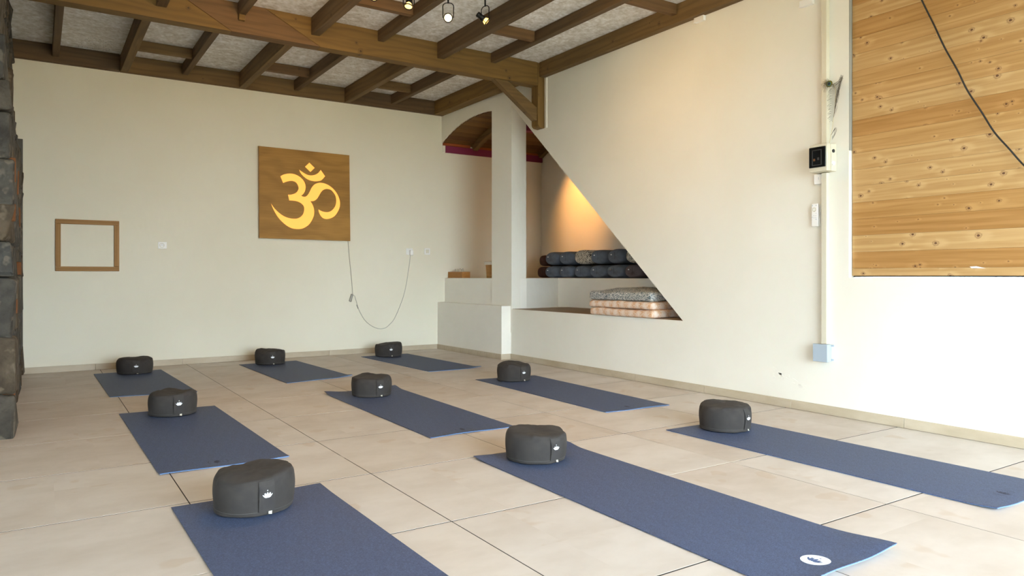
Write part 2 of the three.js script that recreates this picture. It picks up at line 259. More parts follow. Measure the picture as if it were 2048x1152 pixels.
// the vaulted board ceiling of the niche with its ribs, orange strip and pink beams
{
  const cz = VZ, rad = VR, yc = VC;
  const pt = (s) => [cz + rad * Math.sin(s / rad), yc + rad * Math.cos(s / rad)];
  const s0 = -rad * Math.asin(0.9 / rad), w = 0.098;
  for (let k = 0; k < 26; k++) {
    const a = pt(s0 + k * w), b = pt(s0 + (k + 1) * w), xf = b[0] < 0.84 ? 3.868 + (a[0] + 0.3) * 0.063 + 0.01 : 4.18, ang = Math.atan2(b[1] - a[1], b[0] - a[0]);
    const g = boxUV(new RoundedBoxGeometry(5.452 - xf, 0.016, w - 0.003, 1, 0.003), 0, rr(0, 3), rr(0, 3)); g.rotateX(-ang); g.translate((5.452 + xf) / 2, (a[1] + b[1]) / 2 + 0.008, (a[0] + b[0]) / 2);
    obj('vault_board', g, M.vault[Math.floor(rnd() * 3)], wallRight);
  }
  for (const x of [4.33, 5.40]) {                               // curved ribs
    const P = [], N = 26, sec = [[-0.035, -0.002], [0.035, -0.002], [0.035, -0.075], [-0.035, -0.075]];
    const pos = [], idx = [];
    for (let k = 0; k <= N; k++) { const s = s0 + 0.03 + k * 0.062, p = pt(s), n = [Math.sin(s / rad), Math.cos(s / rad)]; for (const [dx, dr] of sec) pos.push(x + dx, p[1] + n[1] * dr, p[0] + n[0] * dr); }
    for (let k = 0; k < N; k++) for (let q = 0; q < 4; q++) { const a = k * 4 + q, b = k * 4 + (q + 1) % 4; idx.push(a, b, a + 4, b, b + 4, a + 4); }
    idx.push(0, 2, 1, 0, 3, 2); const e = N * 4; idx.push(e, e + 1, e + 2, e, e + 2, e + 3);
    const g = new THREE.BufferGeometry(); g.setAttribute('position', new THREE.Float32BufferAttribute(pos, 3)); g.setIndex(idx);
    const h = boxUV(g, 2, rr(0, 1), rr(0, 1)); h.computeVertexNormals();
    obj('vault_rib', h, M.beam, wallRight);
  }
  const pk = obj('wall_plate', bx(3.905, 2.545, ZB, 5.45, 2.633, ZB + 0.03, 0.003), M.pink, wallRight); pk.userData.label = 'pink painted beam';
  obj('plate_end', bx(3.872, 2.545, ZB, 3.904, 2.633, ZB + 0.022, 0.002), M.plaster, wallRight);
  const os = obj('orange_strip', bx(3.872, 2.634, ZB, 4.27, 2.668, ZB + 0.036, 0.003), M.orange, wallRight); os.userData.label = 'orange painted strip';
  obj('orange_strip', bx(4.40, 2.634, ZB, 5.45, 2.662, ZB + 0.03, 0.003), M.orange, wallRight);
  const p2 = obj('cross_beam', bx(4.2, 2.74, 0.56, 5.45, 2.875, 0.66, 0.004), M.pink, wallRight); p2.userData.label = 'pink painted beam under the crown of the vault';
}
// ---------- stone wall on the left ----------
const wallLeft = struct('wall_left');
obj('mortar_core', bx(-1.25, -0.05, ZB, -0.74, 3.4, 2.93, 0), M.mortar, wallLeft);
// unseen far left wall of the room; its open doorway is added for side daylight
obj('outer_wall', bx(XL - 0.2, -0.1, 2.6, XL, 3.4, 7.5, 0), M.plaster, wallLeft);
obj('outer_wall', bx(XL - 0.2, -0.1, 9.4, XL, 3.4, ZN, 0), M.plaster, wallLeft);
obj('unseen_lintel', bx(XL - 0.2, 2.3, 7.5, XL, 3.4, 9.4, 0), M.plaster, wallLeft);
obj('return_wall', bx(XL - 0.2, -0.1, 2.6, -1.2, 3.4, 2.8, 0), M.plaster, wallLeft);
function stoneGeo(w, h, d, rough) {
  const g = new RoundedBoxGeometry(w, h, d, 3, Math.min(w, h, d) * 0.09), p = g.attributes.position, s = Math.floor(rnd() * 1000), v = new THREE.Vector3();
  for (let i = 0; i < p.count; i++) { v.fromBufferAttribute(p, i); const k = (a, b, q) => ((noise(a * 9 + 50, b * 9 + 50, s + q) - 0.5) * 2 + (noise(a * 31 + 50, b * 31 + 50, s + q + 9) - 0.5)) * rough; p.setXYZ(i, v.x + k(v.y, v.z, 1), v.y + k(v.x, v.z, 2), v.z + k(v.x, v.y, 3)); }
  g.computeVertexNormals(); return boxUV(g, 0, rr(0, 1), rr(0, 1));
}
{
  let y = 0;
  while (y < 3.2) {
    const h = rr(0.14, 0.36), lean = 0.075 * smooth(1.8, 2.5, y + h / 2);
    let z = 2.985, first = true;
    while (z > ZB + 0.05) {
      const d = first ? rr(0.3, 0.5) : rr(0.22, 0.48), zz = Math.max(z - d, ZB + 0.02), w = first ? rr(0.2, 0.3) : 0.2;
      if (z - zz > 0.06) { const g = stoneGeo(w, h - 0.004, z - zz - 0.004, 0.02); g.translate(-0.650 - lean - w / 2 + rr(-0.012, 0.012) + (first ? 0.01 : 0), y + h / 2, (z + zz) / 2); obj('stone', g, M.stone[Math.floor(rnd() * 4)], wallLeft); }
      if (first) { const w2 = rr(0.25, 0.36), g = stoneGeo(w2, h - 0.004, 0.24, 0.02); g.translate(-0.652 - lean - w - w2 / 2, y + h / 2, z - 0.12); obj('stone', g, M.stone[Math.floor(rnd() * 4)], wallLeft); }
      z -= d; first = false;
    }
    y += h;
  }
  for (const [z, yy, h, d] of [[2.92, 1.56, 0.14, 0.05], [2.1, 1.57, 0.16, 0.1], [1.6, 1.37, 0.14, 0.12], [2.9, 0.32, 0.17, 0.06], [1.2, 1.0, 0.1, 0.1], [2.5, 0.75, 0.09, 0.06], [2.9, 1.31, 0.1, 0.05]]) { const g = stoneGeo(0.06, h, d, 0.003); g.translate(-0.661, yy, z); obj('brick', g, M.brick, wallLeft); }
}
const trim1 = obj('trim_1', bx(-0.72, 0, ZB, -0.642, 2.245, ZB + 0.035, 0.004), M.cement); trim1.userData = { kind: 'structure' };

// ---------- wall behind the camera with a wide open doorway, terrace ----------
const wallFront = struct('wall_front');
const OX0 = -0.1, OX1 = 3.62, OH = 2.4;
obj('wall_pier', bx(XL - 0.2, -0.1, ZN, OX0, 3.4, ZN + 0.2, 0), M.plaster, wallFront);
obj('wall_pier', bx(OX1, -0.1, ZN, 4.2, 3.4, ZN + 0.2, 0), M.plaster, wallFront);
obj('unseen_lintel', bx(OX0, OH, ZN, OX1, 3.4, ZN + 0.2, 0), M.plaster, wallFront);
M.terrace = std({ color: 0x8a8168, roughness: 0.9, bumpMap: bumpFine, bumpScale: 0.004 });
const terrace = obj('ground', bx(-40, -0.3, ZN, 45, -0.02, 60, 0), M.terrace); terrace.userData = { kind: 'structure' };
const yard = obj('ground', bx(-45, -0.3, -20, XL - 0.01, -0.021, ZN - 0.001, 0), M.terrace); yard.userData = { kind: 'structure' };

// ---------- ceiling: sheets between the rafters, noggins, wall plate ----------
const ceiling = struct('ceiling');
const CY = 3.185;
const farX = [[-1.0, 1], [-0.408, 0], [0.177, 1], [0.751, 0], [1.33, 1], [1.928, 0], [2.533, 1], [3.125, 0], [3.725, 2]];
const nearX = [[-5.17, 1], [-4.57, 0], [-3.97, 1], [-3.36, 1], [-2.76, 0], [-2.16, 1], [-1.56, 0], [-0.96, 1], [-0.36, 0], [0.242, 1], [0.846, 0], [1.456, 1], [2.07, 0], [2.679, 1], [3.281, 0], [3.879, 2]];
obj('roof_deck', bx(XL - 0.2, 3.215, ZB - 0.2, 4.2, 3.4, ZN + 0.2, 0), M.beamDark, ceiling);
for (let k = 0; k < farX.length - 1; k++) obj('ceiling_panel', bx(farX[k][0] + 0.03, CY, ZB + 0.002, farX[k + 1][0] + 0.03, CY + 0.028, 1.79, 0, k % 2 ? 0 : 2), M.panel, ceiling);
for (let k = 0; k < nearX.length - 1; k++) obj('ceiling_panel', bx(nearX[k][0] + 0.03, CY, 1.80, nearX[k + 1][0] + 0.03 + (k === nearX.length - 2 ? 0.05 : 0), CY + 0.028, ZN, 0, k % 2 ? 0 : 2), M.panel, ceiling);
{ // specks of mould on one sheet
  const l = []; for (let k = 0; k < 70; k++) { const g = new THREE.CylinderGeometry(1, 1, 0.001, 6); g.scale(rr(0.002, 0.007), 1, rr(0.001, 0.003)); g.rotateY(rr(-0.6, 0.6)); g.translate(-0.22 + 0.30 * rnd() ** 0.8, CY - 0.0006, -0.2 + 0.4 * rnd() ** 1.6); l.push(g); }
  const m = obj('mould_speck', l, M.holeDark, ceiling); m.userData.kind = 'stuff';
}
for (const [x, t] of farX) obj('rafter', bx(x, t ? 3.012 : 3.066, ZB + 0.055, x + (t === 2 ? 0.14 : t ? 0.072 : 0.06), CY - 0.001, 1.735, 0.005, 2), t === 1 ? M.beam : t ? M.beamOlive : M.beamDark, ceiling);
for (const [x, t] of nearX) obj('rafter', bx(x, t ? 3.03 : 3.085, t === 2 ? 1.856 : 1.852, x + (t === 2 ? 0.072 : t ? 0.075 : 0.062), CY - 0.001, ZN - 0.01, 0.005, 2), t === 1 ? M.beamDark : t ? M.beam : M.beamDark, ceiling);
obj('rafter_block', bx(0.852, 3.035, 1.851, 0.90, 3.083, 1.885, 0.004, 2), M.beamOlive, ceiling);
for (const [x0, x1, z, m] of [[0.249, 0.751, 0.30, 0], [1.402, 1.928, 0.27, 1], [2.605, 3.125, 0.27, 0]]) obj('noggin', bx(x0, 3.09, z, x1, CY - 0.002, z + 0.055, 0.004, 0), m ? M.beamRed : M.beam, ceiling);
for (const [x0, x1, z] of [[1.531, 2.07, 2.545], [2.754, 3.281, 2.565], [3.343, 3.879, 3.75], [0.317, 0.846, 2.55], [0.908, 1.456, 3.7], [2.132, 2.679, 3.72]]) obj('noggin', bx(x0, 3.095, z, x1, CY - 0.002, z + 0.06, 0.004, 0), M.beamRed, ceiling);
for (const [a, b] of [[-1.0, 0.17], [0.172, 2.53], [2.532, 3.868]]) obj('wall_plate', bx(a, 3.012, ZB, b, CY - 0.001, ZB + 0.058, 0.004, 0), a < 0 || a > 2 ? M.beamDark : M.beam, ceiling);

// ---------- the big beam in three scarfed lengths, its post and brace ----------
{
  const y0 = 2.94, y1 = 3.184, z0 = 1.73, z1 = 1.85;
  const beam = thing('timber_beam', 'long squared timber beam crossing under the ceiling, joined by slanting scarf joints', 'beam', [1.2, y0, 1.79]);
  const piece = (pts) => { const g = new THREE.ExtrudeGeometry(new THREE.Shape(pts.map(([x, y]) => new THREE.Vector2(x - 1.2, y - y0))), { depth: z1 - z0 - 0.008, bevelEnabled: true, bevelThickness: 0.004, bevelSize: 0.004, bevelOffset: -0.004, bevelSegments: 1 }); g.translate(0, 0, z0 - 1.79 + 0.004); return boxUV(g, 0, rr(0, 2), rr(0, 2)); };
  obj('beam_length', piece([[-1.2, y0], [0.80, y0], [0.36, y1], [-1.2, y1]]), M.beamOlive, beam);
  obj('beam_length', piece([[0.803, y0], [1.54, y0], [1.06, y1], [0.363, y1]]), M.beamRed, beam);
  obj('beam_length', piece([[1.543, y0], [3.864, y0], [3.864, y1], [1.063, y1]]), M.beamOlive, beam);
  const post = thing('timber_post', 'short timber post with rounded foot let into the white wall, braced to the beam', 'post', [3.915, 2.5, 1.79]);
  const s = new THREE.Shape(); s.moveTo(-0.049, 0.04); s.quadraticCurveTo(-0.045, 0.012, -0.015, 0.004); s.lineTo(0.03, 0.0); s.lineTo(0.036, 0.006); s.lineTo(0.036, 0.68); s.lineTo(-0.049, 0.68);
  const g = new THREE.ExtrudeGeometry(s, { depth: 0.116, bevelEnabled: true, bevelThickness: 0.003, bevelSize: 0.003, bevelOffset: -0.003, bevelSegments: 1 }); g.translate(0, 0, -0.057);
  obj('post_shaft', boxUV(g, 1, 0.3, 0.4), M.beamOlive, post);
  const b = [[3.335, 2.9385], [3.50, 2.9385], [3.866, 2.71], [3.866, 2.575], [3.835, 2.578]].map(([x, y]) => new THREE.Vector2(x - 3.915, y - 2.5));
  const bg = new THREE.ExtrudeGeometry(new THREE.Shape(b), { depth: 0.064, bevelEnabled: true, bevelThickness: 0.003, bevelSize: 0.003, bevelOffset: -0.003, bevelSegments: 1 }); bg.translate(0, 0, -0.02);
  obj('brace', boxUV(bg, 0, 0.1, 0.2), M.beam, post);
}

// ---------- lotus emblem ----------
function lotusShapes(s) {                                       // petals standing on the origin, s = overall height
  const out = [];
  const petal = (a, l, w, ox = 0, oy = 0) => { const p = new THREE.Shape(); p.moveTo(0, 0); p.bezierCurveTo(w, l * 0.25, w * 0.9, l * 0.7, 0, l); p.bezierCurveTo(-w * 0.9, l * 0.7, -w, l * 0.25, 0, 0); const g = new THREE.ShapeGeometry(p, 6); g.rotateZ(a); g.translate(ox, oy, 0); out.push(g); };
  petal(0, 0.8 * s, 0.24 * s);
  for (const k of [-1, 1]) { petal(k * 0.5, 0.78 * s, 0.17 * s, -k * 0.12 * s, 0); petal(k * 0.86, 0.76 * s, 0.13 * s, -k * 0.2 * s, 0.01 * s); petal(k * 0.28, 0.72 * s, 0.1 * s, -k * 0.14 * s, 0.05 * s); }
  const d = new THREE.CircleGeometry(0.075 * s, 10); d.translate(0, 1.0 * s, 0); out.push(d);
  return out;
}

// ---------- yoga mats ----------
function makeMat(label, q, lift, mark) {                        // q: far-left, far-right, near-right, near-left corners
  const cx = q.reduce((a, p) => a + p[0], 0) / 4, cz = q.reduce((a, p) => a + p[1], 0) / 4;
  const t = thing('yoga_mat', label, 'yoga mat', [cx, 0, cz], 'yoga mats laid out in three rows');
  const NU = 24, NV = 60;
  const at = (u, v) => { const x = lerp(lerp(q[0][0], q[1][0], u), lerp(q[3][0], q[2][0], u), v), z = lerp(lerp(q[0][1], q[1][1], u), lerp(q[3][1], q[2][1], u), v); return [x - cx, z - cz]; };
  const L = Math.hypot(q[3][0] - q[0][0], q[3][1] - q[0][1]);
  const h = (u, v) => { let y = 0; for (const [lu, lv, a, w] of lift) { const du = (u - lu) * 0.6, dv = (v - lv) * L; y += a * Math.exp(-(du * du + dv * dv) / (w * w)); } return y + lift.edge * Math.exp(-((1 - v) * L) / 0.05) * (0.5 + 0.5 * Math.sin(u * 7 + cx * 3)); };
  const slab = (ya, yb, ins, inU = 0) => {
    const P = [], U = [], I = [], W = NU + 1;
    for (const top of [1, 0]) for (let j = 0; j <= NV; j++) for (let i = 0; i <= NU; i++) { const u = lerp(inU, 1 - inU, i / NU), v = j / NV, [x, z] = at(u, v); const e = (i === 0 || i === NU || j === 0 || j === NV) && top ? ins : 0; P.push(x, (top ? yb - e : ya) + h(u, v), z); U.push(u * 0.6, v * L); }
    const B = (NV + 1) * W;
    for (let j = 0; j < NV; j++) for (let i = 0; i < NU; i++) { const a = j * W + i; I.push(a, a + W, a + 1, a + 1, a + W, a + W + 1); I.push(B + a, B + a + 1, B + a + W, B + a + 1, B + a + W + 1, B + a + W); }
    const side = (a, b) => I.push(a, b, B + a, b, B + b, B + a);
    for (let i = 0; i < NU; i++) { side(i, i + 1); side(NV * W + i + 1, NV * W + i); }
    for (let j = 0; j < NV; j++) { side((j + 1) * W, j * W); side(j * W + NU, (j + 1) * W + NU); }
    const g = new THREE.BufferGeometry(); g.setAttribute('position', new THREE.Float32BufferAttribute(P, 3)); g.setAttribute('uv', new THREE.Float32BufferAttribute(U, 2)); g.setIndex(I);
    const n = g.toNonIndexed(); n.computeVertexNormals(); return n;
  };
  obj('mat_surface', slab(0.0026, 0.0062, 0.0008), M.mat, t);
  const b = obj('mat_underside', slab(0.0004, 0.0026, 0, 0.007), M.matUnder, t); b.userData.label = 'light blue underside showing at the edge';
  const [mx, mz] = at(0.46, 1 - 0.092 / L);
  const conform = (g, up = 0) => { const p = g.attributes.position; for (let i = 0; i < p.count; i++) p.setXYZ(i, p.getX(i) + mx, p.getY(i) + 0.0066 + up + h(0.46 + p.getX(i) / 0.6, 1 + (p.getZ(i) - 0.092) / L), p.getZ(i) + mz); g.computeVertexNormals(); };
  if (mark === 'disc') {
    const d = new THREE.CylinderGeometry(0.047, 0.047, 0.0006, 48, 1); const ring = new THREE.RingGeometry(0.001, 0.047, 48, 8); ring.rotateX(-Math.PI / 2); ring.translate(0, 0.0004, 0); conform(d);
    conform(ring); const disc = obj('logo_disc', ring, M.print, t); disc.userData.label = 'white printed disc';
    const l = lotusShapes(0.042).map((g) => { g.translate(0, -0.02, 0.0004); g.rotateX(-Math.PI / 2); g.rotateY(-1.75); conform(g, 0.0003); return g; });
    obj('lotus_print', l, M.printBlue, t);
  } else if (mark) {
    const l = lotusShapes(0.042).map((g) => { g.translate(0, -0.02, 0); g.rotateX(-Math.PI / 2); g.rotateY(-1.75); return g; });
    for (const a of [0, Math.PI]) { const r = new THREE.RingGeometry(0.0455, 0.048, 24, 1, a - 0.62, 1.24); r.rotateX(-Math.PI / 2); l.push(r); }
    for (const g of l) conform(g);
    obj('lotus_print', l, M.emboss, t);
  }
  return t;
}
const lift = (a, edge = 0) => { a.edge = edge; return a; };
makeMat('back row yoga mat on the stone wall side, below the small wooden frame', [[-0.078, 0.083], [0.507, 0.072], [0.558, 1.747], [-0.059, 1.66]], lift([]), '');
makeMat('blue yoga mat in the back row, middle one of three, below the glowing sign', [[1.254, 0.076], [1.866, 0.047], [1.938, 1.572], [1.295, 1.677]], lift([[1, 1, 0.012, 0.09]], 0.002), '');
makeMat('blue yoga mat in the back row beside the white masonry step and pillar', [[2.614, 0.066], [3.204, 0.066], [3.267, 1.697], [2.679, 1.679]], lift([[1, 1, 0.014, 0.1]], 0.002), '');
makeMat('middle row yoga mat on the stone wall side, faint lotus mark at one end', [[-0.063, 2.478], [0.543, 2.505], [0.565, 4.282], [-0.047, 4.284]], lift([], 0.004), 'emboss');
makeMat('blue yoga mat at the very centre of the three rows, far corners curling up', [[1.384, 2.407], [1.994, 2.407], [1.956, 4.29], [1.372, 4.288]], lift([[0, 0, 0.016, 0.1], [1, 0, 0.016, 0.09]], 0.005), 'emboss');
makeMat('middle row yoga mat on the white wall side, below the diagonal cut-out', [[2.784, 2.4], [3.39, 2.47], [3.308, 4.285], [2.734, 4.25]], lift([], 0.004), 'emboss');
makeMat('front row yoga mat on the stone wall side, running out of the picture', [[-0.074, 4.844], [0.536, 4.852], [0.55, 6.68], [-0.055, 6.68]], lift([[1, 0, 0.004, 0.1]]), 'emboss');
makeMat('front row yoga mat with a white lotus disc printed at its end', [[1.35, 4.822], [1.945, 4.84], [1.928, 6.70], [1.326, 6.70]], lift([[1, 0, 0.014, 0.08], [0, 0, 0.008, 0.1], [1, 1, 0.02, 0.16]], 0.012), 'disc');
makeMat('front row yoga mat on the white wall side, dark lotus mark at its end', [[2.67, 4.881], [3.275, 4.90], [3.27, 6.70], [2.675, 6.694]], lift([[0, 1, 0.004, 0.1]], 0.008), 'emboss');

// ---------- meditation cushions ----------
function makeCushion(label, x, z, face, sd, o = {}) {
  const t = thing('meditation_cushion', label, 'cushion', [x, 0.0062, z], 'round meditation cushions, one on each mat', face);
  const R = o.R ?? 0.155, H = o.H ?? 0.158, NT = 120;
  const prof = [[0, 0.001], [0.45, 0.001], [0.72, 0.002], [0.86, 0.012], [0.93, 0.03], [0.955, 0.052], [0.965, 0.13], [0.985, 0.3], [1.0, 0.5], [0.995, 0.66], [0.975, 0.8], [0.945, 0.875], [0.915, 0.915], [0.86, 0.945], [0.7, 0.975], [0.45, 0.995], [0.2, 1.0], [0, 1.0]];
  const cv = new THREE.CatmullRomCurve3(prof.map(([a, b]) => new THREE.Vector3(a, b, 0)), false, 'centripetal'), NP = 46, pts = cv.getPoints(NP);
  const shapeAt = (r, y, a) => {                                // r, y in 0..1 -> metres, with lumps and pleats
    const ca = Math.cos(a), sa = Math.sin(a);
    const low = (noise(ca * 1.3 + 5, sa * 1.3 + 5, sd) - 0.5) * (o.lump ?? 0.10), lowY = (noise(ca * r * 1.6 + 9, sa * r * 1.6 + 9, sd + 3) - 0.5) * (o.lumpY ?? 0.16);
    const topP = smooth(0.72, 0.9, y) * smooth(1.0, 0.88, y) , pl = (noise((a / (2 * Math.PI)) * 40, r * 2, sd + 7, 40) - 0.5);
    const cr = (noise(ca * r * 7 + 20, sa * r * 7 + 20, sd + 11) - 0.5) * smooth(0.9, 0.97, y);
    const bot = smooth(0.1, 0.04, y) * smooth(0.5, 0.9, r), pb = noise((a / (2 * Math.PI)) * 22, 0.5, sd + 13, 22) - 0.5;
    const rr2 = R * r * (1 + low * smooth(0, 0.2, y) + pl * 0.055 * topP + pb * 0.07 * bot);
    const dent = -(o.dent ?? 0.05) * Math.exp(-((r * ca - 0.1) ** 2 + (r * sa) ** 2) / 0.3) * smooth(0.9, 1, y);
    const yy = H * (y + lowY * smooth(0.3, 0.95, y) + dent + cr * 0.025 + pl * 0.03 * topP + (o.tilt ?? 0) * r * Math.sin(a + (o.tiltA ?? 0)) * y);
    return [rr2 * sa, Math.max(yy, 0), rr2 * ca];
  };
  const P = [], U = [], I = [], W = NT + 1;
  for (let j = 0; j <= NP; j++) for (let i = 0; i <= NT; i++) { const a = (i % NT) / NT * 2 * Math.PI; P.push(...shapeAt(pts[j].x, pts[j].y, a)); U.push(i / NT * 0.98, j / NP * 0.5); }
  for (let j = 0; j < NP; j++) for (let i = 0; i < NT; i++) { const a = j * W + i; I.push(a, a + 1, a + W, a + 1, a + W + 1, a + W); }
  const g = new THREE.BufferGeometry(); g.setAttribute('position', new THREE.Float32BufferAttribute(P, 3)); g.setAttribute('uv', new THREE.Float32BufferAttribute(U, 2)); g.setIndex(I); g.computeVertexNormals();
  obj('cover', g, M.cushion, t);
  const rAt = (y) => { let best = 1; for (let k = 12; k < NP; k++) if (pts[k].y <= y && pts[k + 1].y > y) best = lerp(pts[k].x, pts[k + 1].x, (y - pts[k].y) / (pts[k + 1].y - pts[k].y)); return best; };
  const ring = (y, off) => { const c = []; for (let k = 0; k < 72; k++) { const p = shapeAt(rAt(y) + off, y, k / 72 * 2 * Math.PI); c.push(p); } return tube(c, 0.0009, 144, 5, true); };
  obj('seam', ring(0.13, 0.001), M.seam, t);
  // the carrying strap sewn on the side
  { const SU = 8, SV = 14, p = [], u = [], id = [], hw = 0.2;
    for (const lay of [1, 0]) for (let j = 0; j <= SV; j++) for (let i = 0; i <= SU; i++) { const a = lerp(-hw, hw, i / SU), y = lerp(0.125, 0.885, j / SV), q = shapeAt(rAt(y) + (lay ? 0.022 + (i === 0 ? 0.045 : i === 1 ? 0.02 : 0) * Math.sin(Math.PI * j / SV) : -0.01), y, a); p.push(...q); u.push(i / SU * 0.06, j / SV * 0.12); }
    const w = SU + 1, B = (SV + 1) * w;
    for (let j = 0; j < SV; j++) for (let i = 0; i < SU; i++) { const a = j * w + i; id.push(a, a + 1, a + w, a + 1, a + w + 1, a + w); }
    for (let j = 0; j < SV; j++) { const a = j * w, b = a + w; id.push(a, b, B + a, b, B + b, B + a); const c = a + SU, d = c + w; id.push(c, B + c, d, d, B + c, B + d); }
    for (let i = 0; i < SU; i++) { id.push(i, B + i, i + 1, i + 1, B + i, B + i + 1); const a = SV * w + i; id.push(a, a + 1, B + a, a + 1, B + a + 1, B + a); }
    const sg = new THREE.BufferGeometry(); sg.setAttribute('position', new THREE.Float32BufferAttribute(p, 3)); sg.setAttribute('uv', new THREE.Float32BufferAttribute(u, 2)); sg.setIndex(id); const n = sg.toNonIndexed(); n.computeVertexNormals();
    const st = obj('strap', n, M.strap, t);
    const lot = lotusShapes(0.029).map((k) => { k.scale(0.86, 1, 1); const q = k.attributes.position; for (let i = 0; i < q.count; i++) { const y = 0.55 + (q.getY(i) - 0.012) / H, e = shapeAt(rAt(y) + 0.05, y, q.getX(i) / R); q.setXYZ(i, ...e); } k.computeVertexNormals(); return k; });
    const em = obj('lotus_emblem', lot, M.white, st); em.userData.label = 'white embroidered lotus';
  }
  { const q = shapeAt(0.935, 0.05, 0.10), tg = boxUV(new RoundedBoxGeometry(0.014, 0.027, 0.0016, 1, 0.0006), 0); tg.rotateX(-0.5); tg.rotateZ(-0.25); tg.translate(q[0], Math.max(q[1], 0) + 0.0125, q[2] + 0.004); const m = obj('care_tag', tg, M.tagCloth, t); m.userData.label = 'small pale care tag'; }
  return t;
}
const d2r = Math.PI / 180;
makeCushion('back row round grey cushion, on the mat below the small wooden frame', 0.258, 0.23, -1.7 * d2r, 21, { tilt: -0.06, tiltA: 0, lump: 0.14, dent: -0.02, H: 0.152 });
makeCushion('back row round grey cushion, on the mat below the glowing sign', 1.548, 0.19, -6.3 * d2r, 34, { lumpY: 0.26, dent: 0.02, H: 0.155 });
makeCushion('back row round grey cushion, on the mat beside the masonry step', 2.905, 0.18, -11.6 * d2r, 45, { H: 0.157 });
makeCushion('dark grey round cushion in the middle row on the stone wall side', 0.24, 2.681, 5.8 * d2r, 52, { tilt: 0.05, tiltA: 0, lumpY: 0.2, H: 0.16 });
makeCushion('dark grey round cushion on the mat at the centre of the three rows', 1.664, 2.699, 2.9 * d2r, 63, { dent: -0.04, H: 0.158 });
makeCushion('middle row round grey cushion, on the mat below the diagonal cut-out', 3.049, 2.622, 2.6 * d2r, 77, { dent: -0.06, H: 0.157 });
makeCushion('dark grey round cushion in the front row on the stone wall side, its top sloping', 0.205, 5.024, 5 * d2r, 88, { tilt: 0.07, tiltA: 0, dent: 0.02, lumpY: 0.12, R: 0.158, H: 0.158 });
makeCushion('front row round grey cushion, on the mat with the white lotus disc', 1.607, 5.012, 5.8 * d2r, 93, { dent: 0.05, H: 0.155, R: 0.155 });
makeCushion('dark grey round cushion in the front row on the white wall side', 2.991, 5.058, 8.6 * d2r, 108, { tilt: -0.03, dent: 0.0, H: 0.16 });

